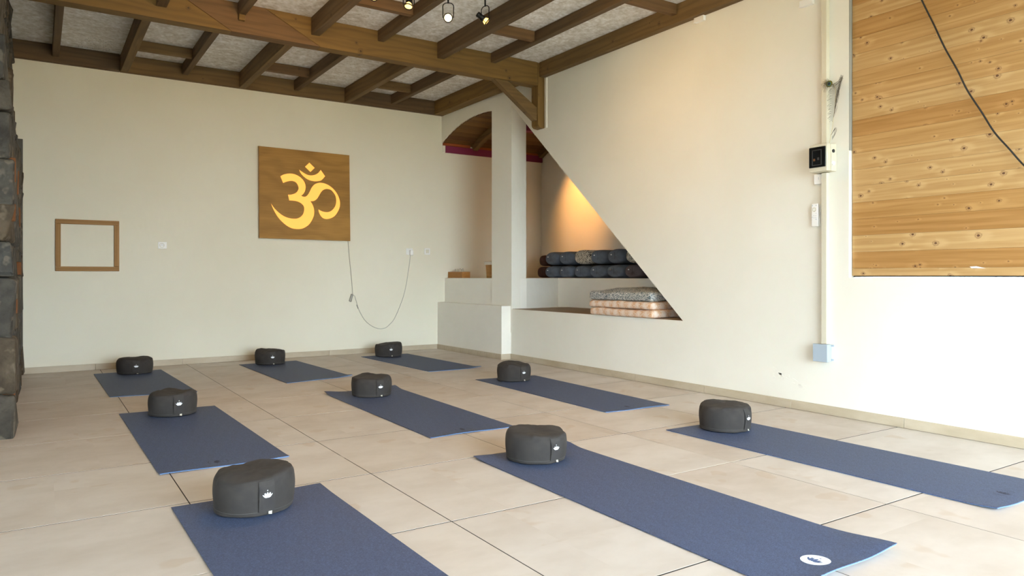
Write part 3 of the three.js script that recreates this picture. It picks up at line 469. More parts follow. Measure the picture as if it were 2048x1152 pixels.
// ---------- glowing sign on the back wall ----------
{
  const parse = (s) => s.split(' ').map((p) => { const [x, y] = p.split(',').map(Number); return new THREE.Vector2(x / 1000, y / 1000); });
  const body = parse('-303,186 -269,208 -226,222 -182,228 -128,221 -73,195 -34,157 -14,114 -11,76 -20,36 -40,2 -62,-18 -45,-26 -23,-29 -6,-21 14,0 33,34 55,80 83,115 117,136 163,147 220,141 277,117 329,76 370,22 394,-33 402,-84 394,-135 370,-187 335,-234 289,-262 231,-276 185,-263 157,-231 142,-199 135,-162 157,-175 191,-188 231,-193 271,-187 306,-162 333,-127 348,-81 349,-36 338,9 312,46 283,71 243,78 208,71 180,49 157,14 138,-20 117,-49 83,-71 45,-77 66,-106 83,-146 90,-190 86,-240 66,-291 33,-342 -6,-375 -56,-399 -111,-406 -171,-399 -226,-374 -279,-333 -328,-281 -365,-223 -391,-171 -412,-113 -391,-144 -360,-185 -322,-221 -274,-255 -226,-276 -171,-286 -117,-285 -73,-264 -45,-230 -33,-190 -34,-146 -56,-115 -95,-93 -139,-83 -203,-82 -217,-17 -182,-13 -144,-1 -117,19 -100,48 -97,70 -106,102 -128,130 -160,142 -199,140 -236,129 -272,112');
  const cres = parse('-91,283 -73,242 -34,201 16,171 72,159 123,161 174,177 220,228 166,300 134,258 100,236 61,225 16,227 -28,245 -62,265');
  const dia = parse('33,372 95,316 42,261 -22,318');
  const soften = (p) => {                                       // rounds the curves, keeps the sharp corners
    const n = p.length, out = [], corner = p.map((q, i) => { const a = q.clone().sub(p[(i + n - 1) % n]), b = p[(i + 1) % n].clone().sub(q); return Math.abs(a.cross(b)) / (a.length() * b.length()) > 0.72 || a.dot(b) < 0; });
    const tan = (i) => p[(i + 1) % n].clone().sub(p[(i + n - 1) % n]).multiplyScalar(0.5);
    for (let i = 0; i < n; i++) { const a = p[i], b = p[(i + 1) % n], d = b.clone().sub(a), ta = corner[i] ? d.clone() : tan(i).setLength(d.length()), tb = corner[(i + 1) % n] ? d.clone() : tan((i + 1) % n).setLength(d.length());
      for (let k = 0; k < 4; k++) { const t = k / 4, t2 = t * t, t3 = t2 * t; out.push(new THREE.Vector2().addScaledVector(a, 2 * t3 - 3 * t2 + 1).addScaledVector(ta, t3 - 2 * t2 + t).addScaledVector(b, -2 * t3 + 3 * t2).addScaledVector(tb, t3 - t2)); } }
    return out;
  };
  const t = thing('light_sign', 'square plywood light sign with a glowing yellow om symbol on the back wall', 'sign', [2.08, 1.885, ZB]);
  const s = new THREE.Shape([[-0.541, 0.507], [-0.535, -0.52], [0.524, -0.526], [0.512, 0.499]].map(([x, y]) => new THREE.Vector2(x, y)));
  const holes = [soften(body), soften(cres), dia];
  for (const h of holes) s.holes.push(new THREE.Path(h));
  const g = new THREE.ExtrudeGeometry(s, { depth: 0.012, bevelEnabled: false }); g.translate(0, 0, 0.038);
  obj('plywood_face', boxUV(g, 0, 0.2, 0.1), M.ply, t);
  obj('light_diffuser', bx(-0.47, -0.47, 0.024, 0.47, 0.46, 0.034, 0.002, 0, false), M.glow, t);
  obj('back_box', bx(-0.49, -0.49, 0.001, 0.49, 0.48, 0.022, 0.002, 0, false), M.ply, t);
  const L = new THREE.RectAreaLight(0xffc878, 0.5, 0.6, 0.6); L.position.set(2.08, 1.885, ZB + 0.055); L.lookAt(2.08, 1.885, 3); scene.add(L);
  // its flex, switch and plug
  const c = thing('power_cable', 'pale hanging flex from the glowing sign to the wall socket', 'cord', [2.65, 0.72, ZB]);
  const P = parse('2590,1365 2605,1200 2620,1050 2640,850 2650,720');
  const Q = parse('2645,700 2668,710 2685,665 2700,620 2725,540 2800,410 2870,345 2950,303 3010,290 3075,300 3130,340 3180,390 3220,460 3275,580 3320,700 3355,840 3380,990 3402,1120 3412,1225');
  const tb = (L2) => tube(L2.map((p) => [p.x - 2.65, p.y - 0.72, 0.009]), 0.0036, 90, 6);
  obj('flex', [tb(P), tb(Q)], M.cableGrey, c);
  const sw = boxUV(new RoundedBoxGeometry(0.03, 0.095, 0.022, 3, 0.01), 1); sw.rotateZ(-0.3); sw.translate(-0.022, -0.042, 0.013); obj('inline_switch', sw, M.cableSwitch, c);
  const sl = new THREE.CylinderGeometry(0.006, 0.006, 0.05, 10); sl.rotateZ(0.35); sl.translate(0.06, -0.15, 0.01); obj('cord_joint', sl, M.cableSwitch, c);
  const pg = boxUV(new RoundedBoxGeometry(0.045, 0.07, 0.04, 3, 0.012), 1); pg.translate(0.762, 0.515, 0.036); obj('plug', pg, M.plastic, c);
}
// ---------- small things on the back wall ----------
{
  const cxs = -0.106, cys = 1.243, f = thing('wooden_frame', 'small oblong brown wooden frame around bare wall, low on the back wall', 'frame', [cxs, cys, ZB]);
  const w = 0.275, h = 0.255, b = 0.046;
  obj('frame_rail', bx(-w, h - b, 0.001, w, h, 0.018, 0.003, 0), M.frameWood, f); obj('frame_rail', bx(-w, -h, 0.001, w, -h + b, 0.018, 0.003, 0), M.frameWood, f);
  obj('frame_stile', bx(-w, -h + b, 0.001, -w + b, h - b, 0.018, 0.003, 1), M.frameWood, f); obj('frame_stile', bx(w - b, -h + b, 0.001, w, h - b, 0.018, 0.003, 1), M.frameWood, f);
  const sk = thing('wall_socket', 'white round wall socket alone beside the small wooden frame', 'socket', [0.561, 1.262, ZB]);
  obj('cover_plate', bx(-0.035, -0.035, 0.0005, 0.05, 0.035, 0.007, 0.003), M.plastic, sk);
  { const s = new THREE.Shape(); s.absarc(0.002, 0, 0.024, 0, Math.PI * 2); const hh = new THREE.Path(); hh.absarc(0.002, 0, 0.0195, 0, Math.PI * 2); s.holes.push(hh); const g = new THREE.ExtrudeGeometry(s, { depth: 0.004, bevelEnabled: false }); g.translate(0, 0, 0.006); obj('socket_ring', g, M.plasticCream, sk);
    const hs = []; for (const [x, y] of [[-0.0075, 0], [0.0115, 0], [0.002, 0.011]]) { const k = new THREE.CylinderGeometry(0.0028, 0.0028, 0.002, 10); k.rotateX(Math.PI / 2); k.translate(x, y, 0.0075); hs.push(k); } obj('socket_hole', hs, M.holeDark, sk); }
  const s2 = thing('wall_socket', 'white wall socket that the sign flex is plugged into', 'socket', [3.40, 1.25, ZB]);
  obj('cover_plate', bx(-0.045, -0.04, 0.0005, 0.045, 0.04, 0.009, 0.004), M.plastic, s2); obj('socket_rim', bx(-0.03, -0.03, 0.008, 0.03, 0.03, 0.015, 0.004), M.plastic, s2);
  const ls = thing('light_switch', 'white light switch next to the plugged socket', 'switch', [3.648, 1.255, ZB]);
  obj('cover_plate', bx(-0.042, -0.04, 0.0005, 0.042, 0.04, 0.009, 0.004), M.plastic, ls); obj('rocker', bx(-0.022, -0.022, 0.008, 0.022, 0.022, 0.014, 0.003), M.plasticCream, ls);
}
// ---------- bolsters on the shelf ----------
function makeBolster(label, z, y, mat, o = {}) {
  const hw = o.hw ?? 0.141, hh = o.hh ?? 0.074, len = 0.66, t = thing('bolster', label, 'bolster', [(o.x ?? 4.76) + 0.012, y + hh + 0.002, z], o.group ?? 'bolsters stacked on the niche shelf');
  const N = 56, prof = [[0.0, 0.012], [0.35, 0.003], [0.62, 0.0], [0.82, 0.006], [0.94, 0.025], [0.99, 0.055], [1.0, 0.1], [1.0, 0.33], [1.0, 0.56], [0.99, 0.605], [0.94, 0.635], [0.82, 0.654], [0.6, 0.66], [0, 0.65]];
  const pts = new THREE.CatmullRomCurve3(prof.map(([a, b]) => new THREE.Vector3(a, b, 0)), false, 'centripetal').getPoints(50), P = [], U = [], I = [], W = N + 1, sd = Math.floor(rnd() * 900);
  for (let j = 0; j <= 50; j++) for (let i = 0; i <= N; i++) {
    const a = (i % N) / N * 2 * Math.PI, ca = Math.cos(a), sa = Math.sin(a), e = 2 / 2.35, sx = Math.sign(ca) * Math.abs(ca) ** e, sy = Math.sign(sa) * Math.abs(sa) ** e, r = pts[j].x;
    const lum = 1 + (noise(ca * 1.5 + 4, sa * 1.5 + pts[j].y * 5 + 4, sd) - 0.5) * 0.07, fold = (noise(i / N * 26, 0.5, sd + 4, 26) - 0.5) * 0.03 * smooth(0.5, 0.95, r) * smooth(0.1, 0.02, pts[j].y);
    P.push(pts[j].y, sy * hh * r * (sy > 0 ? lum : 1) * (1 + fold), sx * hw * r * Math.min(lum, 1.01) * (1 + fold)); U.push(pts[j].y + (pts[j].y < 0.03 ? (1 - r) * 0.08 : 0), i / N * 0.75);
  }
  for (let j = 0; j < 50; j++) for (let i = 0; i < N; i++) { const a = j * W + i; I.push(a, a + 1, a + W, a + 1, a + W + 1, a + W); }
  if (mat === M.leaf) for (let k = 0; k < P.length / 3; k++) if (P[k * 3] < 0.06) { U[k * 2] = P[k * 3 + 2]; U[k * 2 + 1] = P[k * 3 + 1]; }
  const g = new THREE.BufferGeometry(); g.setAttribute('position', new THREE.Float32BufferAttribute(P, 3)); g.setAttribute('uv', new THREE.Float32BufferAttribute(U, 2)); g.setIndex(I); g.computeVertexNormals();
  obj('cover', g, mat, t);
  if (!o.plain) {
    const lot = lotusShapes(0.019).map((k) => { k.rotateY(-Math.PI / 2); k.translate(-0.0045, 0.012, -0.055); return k; }); const m = obj('lotus_emblem', lot, M.white, t); m.userData.label = 'small white emblem';
    const st = new THREE.TorusGeometry(0.05, 0.0008, 4, 24, 1.2); st.rotateY(-Math.PI / 2); st.scale(1, 1, 1); st.translate(-0.002, -0.01, -0.02 + 0.02); const sm = tube([[0.012, hh * 0.93, -0.01], [-0.0015, hh * 0.5, 0.0], [-0.0005, -hh * 0.3, 0.0], [0.008, -hh * 0.85, -0.004]], 0.0009, 20, 5); obj('seam', sm, M.holeDark, t);
  }
  return t;
}
const bz = [0.842, 1.132, 1.43, 1.723, 2.015, 2.31], tz = [0.848, 1.142, 1.439, 1.74, 2.030, 2.325];
const ord = ['first', 'second', 'third', 'fourth', 'fifth', 'sixth'];
bz.forEach((z, i) => makeBolster(`${i === 5 ? 'brownish grey' : 'blue grey'} bolster with white emblem, ${ord[i]} from the pillar in the bottom layer`, z, 0.9155, i === 5 ? M.bolsterViolet : M.bolster));
tz.forEach((z, i) => makeBolster(i === 2 || i === 5 ? `black and cream leaf patterned bolster, ${ord[i]} from the pillar in the top layer` : `blue grey bolster with white emblem, ${ord[i]} from the pillar in the top layer`, z, 0.9155 + 0.1585, i === 2 || i === 5 ? M.leaf : M.bolster, { hh: i === 2 ? 0.086 : 0.081, hw: i === 2 ? 0.146 : 0.142, plain: i === 2 || i === 5 }));
makeBolster('dark brown bolster behind the blue grey ones, lower of two beside the pillar', 0.617, 0.9155, M.bolsterBrown, { x: 4.766, hh: 0.07, hw: 0.08, plain: true, group: 'dark brown bolsters behind the pillar' });
makeBolster('dark brown bolster behind the blue grey ones, upper of two beside the pillar', 0.64, 1.063, M.bolsterBrown, { x: 4.768, hh: 0.068, hw: 0.06, plain: true, group: 'dark brown bolsters behind the pillar' });

// ---------- folded mattresses on the low ledge ----------
function makeMattress(label, x0, x1, z0, z1, y0, h, mat, sd, puff = 0.012) {
  const cx = (x0 + x1) / 2, cz = (z0 + z1) / 2, t = thing('floor_mattress', label, 'mattress', [cx, y0, cz], 'thin mattresses stacked on the low ledge');
  const w = x1 - x0, d = z1 - z0, g = new RoundedBoxGeometry(w, h, d, 5, h * 0.36), p0 = g.attributes.position;
  const sub = new THREE.BoxGeometry(w, h, d, 24, 8, 34), p = sub.attributes.position, v = new THREE.Vector3(), r = h * 0.4;
  for (let i = 0; i < p.count; i++) {
    v.fromBufferAttribute(p, i); const c = new THREE.Vector3(clamp(v.x, -w / 2 + r, w / 2 - r), clamp(v.y, -h / 2 + r, h / 2 - r), clamp(v.z, -d / 2 + r, d / 2 - r)), q = v.clone().sub(c);
    if (q.length() > 0) v.copy(c).add(q.setLength(r));
    const top = smooth(-h / 2, h / 2, v.y), e = smooth(0, 0.28, Math.min(w / 2 - Math.abs(v.x), d / 2 - Math.abs(v.z)));
    const n = (noise(v.x * 7 + 30, v.z * 7 + 30, sd) - 0.5), wv = (noise(v.x * 16 + 30, v.z * 16 + 30, sd + 5) - 0.5) * 0.008;
    v.y += top * (puff * e + n * 0.014 + wv); v.x += (noise(v.z * 12 + 30, v.y * 30 + 30, sd + 9) - 0.5) * 0.010; v.z += (noise(v.x * 12 + 30, v.y * 30 + 30, sd + 9) - 0.5) * 0.008;
    p.setXYZ(i, v.x, Math.max(v.y, -h / 2), v.z);
  }
  sub.translate(0, h / 2, 0); sub.computeVertexNormals(); const nrm = sub.attributes.normal;
  const uv = sub.attributes.uv; for (let i = 0; i < p.count; i++) { const k = Math.abs(nrm.getX(i)) > 0.6 ? [p.getZ(i), p.getY(i)] : Math.abs(nrm.getZ(i)) > 0.6 ? [p.getX(i), p.getY(i)] : [p.getZ(i), p.getX(i)]; uv.setXY(i, k[0], k[1]); }
  obj('cover', sub, mat, t);
  const y = h * 0.5, c = []; const hw = w / 2 + 0.001, hd = d / 2 + 0.001;
  for (const [x, z] of [[-hw, -hd + 0.05], [-hw, 0], [-hw, hd - 0.05], [-hw + 0.05, hd], [0, hd], [hw - 0.05, hd]]) c.push([x, y, z]);
  if (mat === M.leafBlue) obj('piping', tube(c, 0.003, 60, 5), mat, t);
}
makeMattress('orange and white printed mattress at the bottom of the stack on the low ledge', 3.915, 4.70, 2.63, 3.49, 0.5706, 0.0715, M.orangePrint, 701, 0.0);
makeMattress('orange and white printed mattress in the middle of the stack on the low ledge', 3.925, 4.70, 2.605, 3.465, 0.6425, 0.0715, M.orangePrint, 702, 0.0);
makeMattress('black and white leaf patterned mattress on top of the stack on the low ledge', 3.93, 4.70, 2.60, 3.45, 0.7145, 0.082, M.leafBlue, 703, 0.035);

// ---------- box and basket on the upper step ----------
{
  const b = thing('tissue_box', 'low wooden box with pale looping cords on the white upper step', 'box', [4.0, 0.916, -0.09]);
  const W = 0.055, D = 0.185, H = 0.078, th = 0.008;
  for (const s of [-1, 1]) obj('side_board', bx(s * W - th / 2, 0, -D, s * W + th / 2, H, D, 0.0015, 2), M.boxWood, b);
  for (const s of [-1, 1]) obj('end_board', bx(-W + th / 2, 0, s * (D - th / 2) - th / 2, W - th / 2, H, s * (D - th / 2) + th / 2, 0.0015, 0), M.boxWood, b);
  obj('bottom_board', bx(-W + th / 2, 0.001, -D + th, W - th / 2, 0.009, D - th, 0.001, 2), M.boxWood, b);
  const loops = [[[0, 0.05, -0.1], [0, 0.11, -0.098], [0, 0.115, -0.09], [0, 0.06, -0.08]], [[0.01, 0.05, -0.045], [0.0, 0.118, -0.04], [0.0, 0.06, -0.03]], [[0, 0.04, -0.03], [0, 0.1, -0.015], [0, 0.117, 0.02], [0, 0.112, 0.05], [0, 0.095, 0.075], [0, 0.05, 0.085]], [[0, 0.06, 0.07], [0, 0.1, 0.085], [0, 0.122, 0.10], [0, 0.11, 0.108], [0.01, 0.05, 0.1]]];
  obj('cord_loop', loops.map((l) => tube(l, 0.0035, 24, 5)), M.cableGrey, b);
  const k = thing('wicker_basket', 'small square wicker basket with a pale cloth liner half behind the pillar', 'basket', [4.15, 0.916, 0.55]);
  const rows = 15, loop = (y, hw, ph) => { const c = []; for (let i = 0; i < 56; i++) { const a = i / 56 * 2 * Math.PI, e = 2 / 5, ca = Math.cos(a), sa = Math.sin(a), q = hw + 0.0035 * Math.sin(i * Math.PI / 2 + ph); c.push([Math.sign(ca) * Math.abs(ca) ** e * q, y, Math.sign(sa) * Math.abs(sa) ** e * q]); } return tube(c, 0.0062, 112, 5, true); };
  obj('wicker_weave', Array.from({ length: rows }, (_, i) => loop(0.007 + i * 0.0118, lerp(0.082, 0.094, i / rows), (i % 2) * Math.PI)), M.wicker, k);
  for (let i = 0; i < 28; i++) { const a = (i + 0.5) / 28 * 2 * Math.PI, e = 2 / 5, ca = Math.cos(a), sa = Math.sin(a), X = Math.sign(ca) * Math.abs(ca) ** e, Z = Math.sign(sa) * Math.abs(sa) ** e; obj('wicker_stake', tube([[X * 0.081, 0, Z * 0.081], [X * 0.094, 0.185, Z * 0.094]], 0.0035, 2, 5), M.wicker, k); }
  obj('basket_floor', bx(-0.078, 0.001, -0.078, 0.078, 0.01, 0.078, 0.003), M.wicker, k);
  const sh = (a) => { const s = new THREE.Shape(); for (let i = 0; i <= 40; i++) { const t = i / 40 * 2 * Math.PI, e = 2 / 5, x = Math.sign(Math.cos(t)) * Math.abs(Math.cos(t)) ** e * a, y = Math.sign(Math.sin(t)) * Math.abs(Math.sin(t)) ** e * a; i ? s.lineTo(x, y) : s.moveTo(x, y); } return s; };
  const o = sh(0.108); o.holes.push(sh(0.088)); const lg = new THREE.ExtrudeGeometry(o, { depth: 0.03, bevelEnabled: true, bevelSize: 0.004, bevelThickness: 0.004, bevelSegments: 2 }); lg.rotateX(-Math.PI / 2); lg.translate(0, 0.165, 0); obj('cloth_liner', lg, M.liner, k);
}

// ---------- boarding in the right-hand opening ----------
{
  const bp = thing('board_panel', 'knotty orange pine boarding that fills the opening in the white wall', 'wood panel', [3.985, 0.935, 6.9]);
  obj('backing', bx(0.017, -0.002, -1.624, 0.05, 1.9, 1.69, 0), M.cableBlack, bp);
  let y = 0.006, first = true;
  while (y < 1.88) { const h = first ? 0.048 : 0.1085; obj('plank', bx(rr(-0.0008, 0.0008), y + 0.0003, -1.622, 0.016, Math.min(y + h, 1.905) - 0.0003, 1.69, 0.0009, 2), M.pine[Math.floor(rnd() * 4)], bp); y += h; first = false; }
  const sh = new THREE.Shape([[-0.04, 0.004], [-0.005, 0.006], [0.045, -0.006], [-0.03, -0.005]].map(([a, b]) => new THREE.Vector2(a, b))), g = new THREE.ExtrudeGeometry(sh, { depth: 0.001, bevelEnabled: false }); g.rotateY(-Math.PI / 2); g.translate(-0.001, 0.055, -0.86);
  const pt = obj('paint_scrap', g, M.white, bp); pt.userData.label = 'pale torn scrap on a lower plank';
  tag(obj('hanging_cable', tube([[3.944, 3.0, 5.62], [3.944, 2.86, 5.66], [3.952, 2.613, 5.744], [3.958, 2.45, 5.81], [3.957, 2.291, 5.874], [3.957, 2.14, 5.945], [3.957, 2.013, 5.998], [3.957, 1.87, 6.075], [3.957, 1.744, 6.141], [3.957, 1.64, 6.215], [3.957, 1.543, 6.284], [3.957, 1.35, 6.45], [3.957, 1.2, 6.65]], 0.0048, 160, 7), M.cableBlack), 'black cable hanging slantwise in front of the pine boarding', 'cable');
}
// ---------- electrical things on the white wall ----------
{
  const tr = thing('cable_duct', 'long white vertical cable duct on the wall beside the pine boarding', 'duct', [WX, 0.48, 5.114]);
  const duct = (y0, y1) => bx(-0.036, y0, -0.02, -0.0004, y1, 0.02, 0.003, 1);
  obj('duct_cover', duct(0, 1.157), M.plasticCream, tr); obj('duct_cover', duct(1.349, 2.70), M.plasticCream, tr);
  obj('duct_edge', [bx(-0.026, 0, -0.0225, -0.0002, 1.157, -0.0195, 0.001, 1), bx(-0.026, 1.349, -0.0225, -0.0002, 2.70, -0.0195, 0.001, 1)], M.plasticCream, tr);
  const fb = thing('fuse_box', 'white breaker box with a smoked window on the cable duct', 'fuse box', [WX, 1.735, 5.112]);
  obj('box_base', bx(-0.055, -0.094, -0.07, -0.0004, 0.092, 0.073, 0.006), M.plasticCream, fb);
  obj('box_cover', bx(-0.098, -0.094, -0.066, -0.054, 0.092, 0.068, 0.008), M.plasticCream, fb);
  const wn = obj('smoked_window', bx(-0.106, -0.066, -0.064, -0.096, 0.072, 0.058, 0.004), M.smoked, fb);
  obj('window_frame', [bx(-0.108, -0.05, -0.04, -0.1055, 0.052, -0.034, 0.001), bx(-0.108, -0.05, 0.026, -0.1055, 0.052, 0.032, 0.001), bx(-0.108, 0.047, -0.04, -0.1055, 0.053, 0.032, 0.001), bx(-0.108, -0.053, -0.04, -0.1055, -0.047, 0.032, 0.001)], M.holeDark, wn);
  obj('breaker_lever', bx(-0.1075, -0.022, -0.03, -0.1058, -0.006, -0.016, 0.0006), M.brick, wn); obj('breaker_lever', bx(-0.1075, -0.018, 0.0, -0.1058, 0.0, 0.014, 0.0006), M.holeDark, wn);
  for (const [y, r, m] of [[0.04, 0.012, M.holeDark], [-0.042, 0.015, M.plastic]]) { const c = new THREE.CylinderGeometry(r, r, 0.007, 18); c.rotateX(Math.PI / 2); c.translate(-0.04, y, 0.075); obj('cable_plug', c, m, fb); }
  const sn = thing('wall_sensor', 'small white rounded device just under the breaker box', 'sensor', [WX, 1.603, 5.06]);
  obj('sensor_case', bx(-0.022, -0.037, -0.036, -0.0004, 0.037, 0.03, 0.013), M.plastic, sn); obj('case_line', bx(-0.0232, -0.006, 0.004, -0.0215, 0.012, 0.006, 0.0006), M.plasticGrey, sn);
  const rm = thing('remote_control', 'slim white remote control in its holder on the wall', 'remote control', [WX, 1.358, 5.036]);
  obj('holder', bx(-0.010, -0.075, -0.03, -0.0004, 0.02, 0.03, 0.003), M.plastic, rm); obj('remote_body', bx(-0.024, -0.078, -0.025, -0.0095, 0.078, 0.025, 0.005), M.plastic, rm);
  { const r = new THREE.TorusGeometry(0.012, 0.0026, 6, 24); r.rotateY(Math.PI / 2); r.translate(-0.0245, 0.038, -0.002); obj('ring_button', r, M.plasticCream, rm); }
  for (const [y, z, m] of [[0.066, -0.016, 1], [0.066, 0.012, 1], [0.012, 0.012, 0], [-0.004, -0.004, 0], [-0.018, -0.004, 0], [-0.004, 0.01, 0], [-0.018, 0.01, 0], [-0.014, -0.018, 0], [-0.03, 0.012, 1]]) { const c = new THREE.CylinderGeometry(m ? 0.003 : 0.0022, m ? 0.003 : 0.0022, 0.002, 10); c.rotateZ(Math.PI / 2); c.translate(-0.0245, y, z); obj('button', c, M.plasticGrey, rm); }
  const jb = thing('junction_box', 'grey square junction box at the foot of the cable duct', 'junction box', [WX, 0.42, 5.10]);
  obj('box_base', bx(-0.038, -0.058, -0.052, -0.0004, 0.056, 0.05, 0.003), M.plasticGrey, jb); obj('box_lid', bx(-0.058, -0.06, -0.055, -0.037, 0.059, 0.053, 0.003), M.plasticGrey, jb);
  for (const [y, z] of [[0.05, 0.058], [-0.045, 0.055]]) obj('wall_lug', bx(-0.01, y - 0.006, z - 0.01, -0.0004, y + 0.006, z + 0.01, 0.002), M.plasticGrey, jb);
  const clip = (label, z, y) => { const c = thing('wall_clip', label, 'clip', [WX, y, z]); obj('clip_body', bx(-0.03, -0.015, -0.05, -0.0004, 0.03, 0.05, 0.003), M.plastic, c); obj('clip_lip', bx(-0.036, -0.018, -0.05, -0.029, -0.01, 0.05, 0.002), M.plastic, c); };
  clip('small white clip on the wall directly under the rafter', 4.0, 3.005); clip('small white clip at the top of the wall near the cable duct', 4.97, 2.83);
}
// ---------- peacock feather tucked behind the breaker box ----------
{
  const f = thing('peacock_feather', 'single peacock feather with a green eye standing on the breaker box', 'feather', [3.912, 1.827, 5.161]);
  const p = (a, b, d = 0) => [-0.002 - d, -b * 0.00345, a * 0.00374];
  const Q = [[0, 2], [2.5, -15], [5.6, -28], [7.7, -46], [9.8, -62], [11.2, -77], [12.2, -92], [11.5, -104], [8.5, -112], [2.6, -116]];
  obj('quill', tube(Q.map(([a, b]) => p(a, b)), 0.0018, 60, 6), std({ color: 0xd9c9a0, roughness: 0.7 }), f);
  const curve = new THREE.CatmullRomCurve3(Q.map(([a, b]) => new THREE.Vector3(a, b, 0)), false, 'centripetal');
  const mB = std({ color: 0x5b5142, roughness: 0.8 }), L = [], R = [];
  for (let k = 0; k < 60; k++) { const t = 0.3 + 0.68 * k / 60, c = curve.getPoint(t), l = lerp(11, 20, Math.sin(Math.PI * clamp((t - 0.3) / 0.75))) * rr(0.7, 1.1); L.push(tube([p(c.x, c.y, 0.001), p(c.x - l * 0.45, c.y - l * 0.35 - 1, 0.003), p(c.x - l * (t > 0.85 ? 1.0 : 0.8), c.y - l * 0.35 + rr(-1, 2.5), 0.005)], 0.00065, 8, 3)); }
  for (let k = 0; k < 64; k++) { const t = 0.34 + 0.6 * k / 64, c = curve.getPoint(t), ex = lerp(16, 28, clamp((-c.y - 45) / 60)) - rr(0, 5), ey = Math.max(c.y - rr(20, 45), -128 + rr(0, 10)); L.push(tube([p(c.x, c.y, 0.001), p(lerp(c.x, ex, 0.6), lerp(c.y, ey, 0.35), 0.003), p(ex, ey, 0.004)], 0.00065, 8, 3)); }
  for (let k = 0; k < 6; k++) L.push(tube([p(2.5, -15), p(8 + k, -24 - k), p(13 - k * 0.6, -30 + k), p(14 - k, -22 + k * 2), p(5, -12 + k)], 0.0006, 12, 3));
  for (let k = 0; k < 22; k++) { const a = lerp(1.75, 4.4, k / 21), l = rr(11, 18), cx = 0, cy = -116; L.push(tube([p(cx, cy, 0.001), p(cx + Math.cos(a) * l * 0.55, cy - Math.sin(a) * l * 0.55 - 2, 0.003), p(cx + Math.cos(a) * l, cy - Math.sin(a) * l + 2, 0.004)], 0.0007, 8, 3)); }
  const b = obj('barbs', L, mB, f); b.userData.kind = 'stuff';
  const disc = (r, sx, sy, m, d, n) => { const g = new THREE.SphereGeometry(1, 20, 12); g.scale(0.0015, r * sy, r * sx); g.translate(...p(0, -116, d)); obj(n, g, m, f); };
  disc(0.022, 1.1, 1, std({ color: 0x6e6a26, roughness: 0.6 }), 0.002, 'eye_gold'); disc(0.013, 1, 1, std({ color: 0x1f6f72, roughness: 0.5 }), 0.0042, 'eye_blue'); disc(0.009, 1, 1, std({ color: 0x10142c, roughness: 0.5 }), 0.006, 'eye_pupil');
}

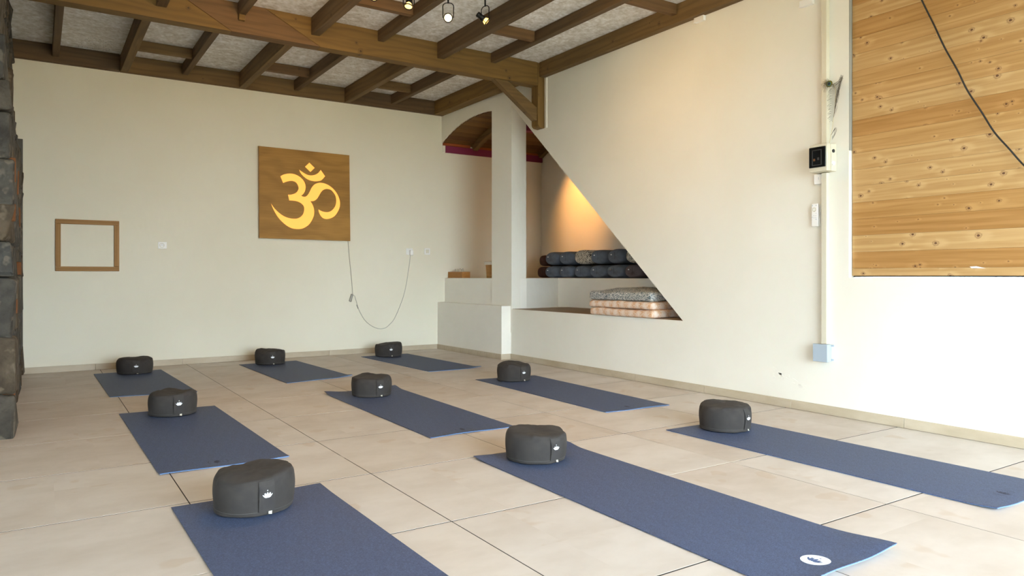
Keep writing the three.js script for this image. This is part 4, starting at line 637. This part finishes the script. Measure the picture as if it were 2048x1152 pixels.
// ---------- spotlights on a rail under the ceiling ----------
{
  const rail = thing('light_rail', 'black rail under the ceiling that carries the row of spotlights', 'light rail', [1.5, 3.0, 3.6]);
  obj('rail_profile', bx(-0.9, 0, -0.017, 0.9, 0.024, 0.017, 0.003), M.blackMetal, rail); obj('rail_end', bx(0.9, -0.002, -0.019, 0.93, 0.026, 0.019, 0.003), M.blackMetal, rail);
  function spot(label, x, y, z, aim, front, power, arm) {
    const t = thing('spotlight', label, 'spotlight', [x, 3.0, z], 'black spotlights on the rail');
    const d = new THREE.Vector3(...aim).normalize(), q = new THREE.Quaternion().setFromUnitVectors(new THREE.Vector3(0, -1, 0), d), place = (g) => { g.applyQuaternion(q); g.translate(0, y - 3.0, 0); return g; };
    obj('rail_adapter', bx(-0.016, -0.03, -0.05, 0.016, 0.0, 0.05, 0.004), M.blackMetal, t);
    obj('stem', tube([[0, -0.02, 0], [0, y - 3.0 + 0.10, 0]], 0.006, 4, 8), M.blackMetal, t);
    const U = [[-0.037, 0.0], [-0.037, 0.05], [-0.036, 0.085], [-0.02, 0.1], [0.02, 0.1], [0.036, 0.085], [0.037, 0.05], [0.037, 0.0]].map(([a, b]) => [a * Math.cos(arm), y - 3.0 + b, a * Math.sin(arm)]);
    obj('yoke', tube(U, 0.0034, 60, 6), M.blackMetal, t);
    const prof = [[0, 0.072], [0.017, 0.072], [0.0185, 0.066], [0.0185, 0.036], [0.022, 0.032], [0.022, 0.012], [0.018, 0.008]].map(([a, b]) => new THREE.Vector2(a, b));
    const head = obj('lamp_head', place(new THREE.LatheGeometry(prof, 28)), M.blackMetal, t);
    const fins = []; for (let k = 0; k < 4; k++) { const g = new THREE.CylinderGeometry(0.0215, 0.0215, 0.003, 24); g.translate(0, 0.042 + k * 0.007, 0); fins.push(place(g)); } obj('cooling_fin', fins, M.blackMetal, head);
    const rim = new THREE.TorusGeometry(0.029, 0.0038, 8, 36); rim.rotateX(Math.PI / 2); rim.translate(0, -0.018, 0); obj('front_ring', place(rim), M.blackMetal, t);
    for (let k = 0; k < 3; k++) { const a = k / 3 * 2 * Math.PI + 0.6; obj('ring_strut', place(tube([[0.02 * Math.cos(a), 0.03, 0.02 * Math.sin(a)], [0.029 * Math.cos(a), -0.018, 0.029 * Math.sin(a)]], 0.0022, 3, 5)), M.blackMetal, t); }
    const bulb = [[0.0, -0.021], [0.015, -0.0205], [0.0245, -0.017], [0.0255, -0.013], [0.020, 0.002], [0.012, 0.012]].map(([a, b]) => new THREE.Vector2(a, b));
    obj('bulb', place(new THREE.LatheGeometry(bulb, 28)), front ? M.bulbFront : M.bulb, t);
    const L = new THREE.SpotLight(0xffca80, power, 0, 1.25, 1, 2), o = new THREE.Vector3(x, y, z).addScaledVector(d, 0.035); L.position.copy(o); L.target.position.copy(o).addScaledVector(d, 1); L.castShadow = true; L.shadow.radius = 1; scene.add(L, L.target);
  }
  spot('black spotlight on the rail farthest from the white wall, hardly in view', 1.03, 2.80, 3.6, [-0.3, -0.5, -0.9], false, 3, 0.6);
  spot('black spotlight with only its lower rim in view, second farthest from the white wall', 1.31, 2.772, 3.6, [0.1, -0.55, -1], false, 3, 0.6);
  spot('black spotlight on the rail, tilted down, bulbs seen through its side', 1.56, 2.765, 3.6, [-0.25, -1, 0.25], false, 4.5, 0.6);
  spot('black spotlight on the rail, shining straight out with a bright round face', 1.86, 2.735, 3.6, [-0.5, -0.42, 0.85], true, 5, 0.55);
  spot('black spotlight on the rail nearest the white wall, turned towards that wall', 2.16, 2.775, 3.6, [0.75, -0.6, 0.3], false, 5, 1.3);
}
{ // the small spotlight under the niche vault
  const t = thing('niche_spotlight', 'small warm spotlight under the vault of the niche', 'spotlight', [4.6, 2.70, 0.763]);
  const d = new THREE.Vector3(0.85, -0.80, -0.12).normalize(), q = new THREE.Quaternion().setFromUnitVectors(new THREE.Vector3(0, -1, 0), d);
  const h = new THREE.LatheGeometry([[0, 0.06], [0.02, 0.06], [0.024, 0.05], [0.026, 0.0], [0.023, -0.004]].map(([a, b]) => new THREE.Vector2(a, b)), 24); h.applyQuaternion(q); obj('lamp_head', h, M.blackMetal, t);
  const b = new THREE.SphereGeometry(0.021, 20, 12); b.scale(1, 0.5, 1); b.translate(0, -0.008, 0); b.applyQuaternion(q); obj('bulb', b, M.bulbFront, t);
  obj('bracket', tube([[0, 0.05, 0], [-0.02, 0.10, 0], [-0.02, 0.165, 0]], 0.006, 12, 6), M.blackMetal, t);
  const L = new THREE.SpotLight(0xffb058, 11, 0, 0.54, 1, 2); L.position.set(4.6, 2.70, 0.763).addScaledVector(d, 0.03); L.target.position.set(4.6, 2.70, 0.763).addScaledVector(d, 1); L.castShadow = true; scene.add(L, L.target);
}
scene.traverse((o) => { if (o.isMesh) { o.castShadow = true; o.receiveShadow = true; } if (o.isLight && o.shadow) o.castShadow = true; });
renderer.render(scene, camera);
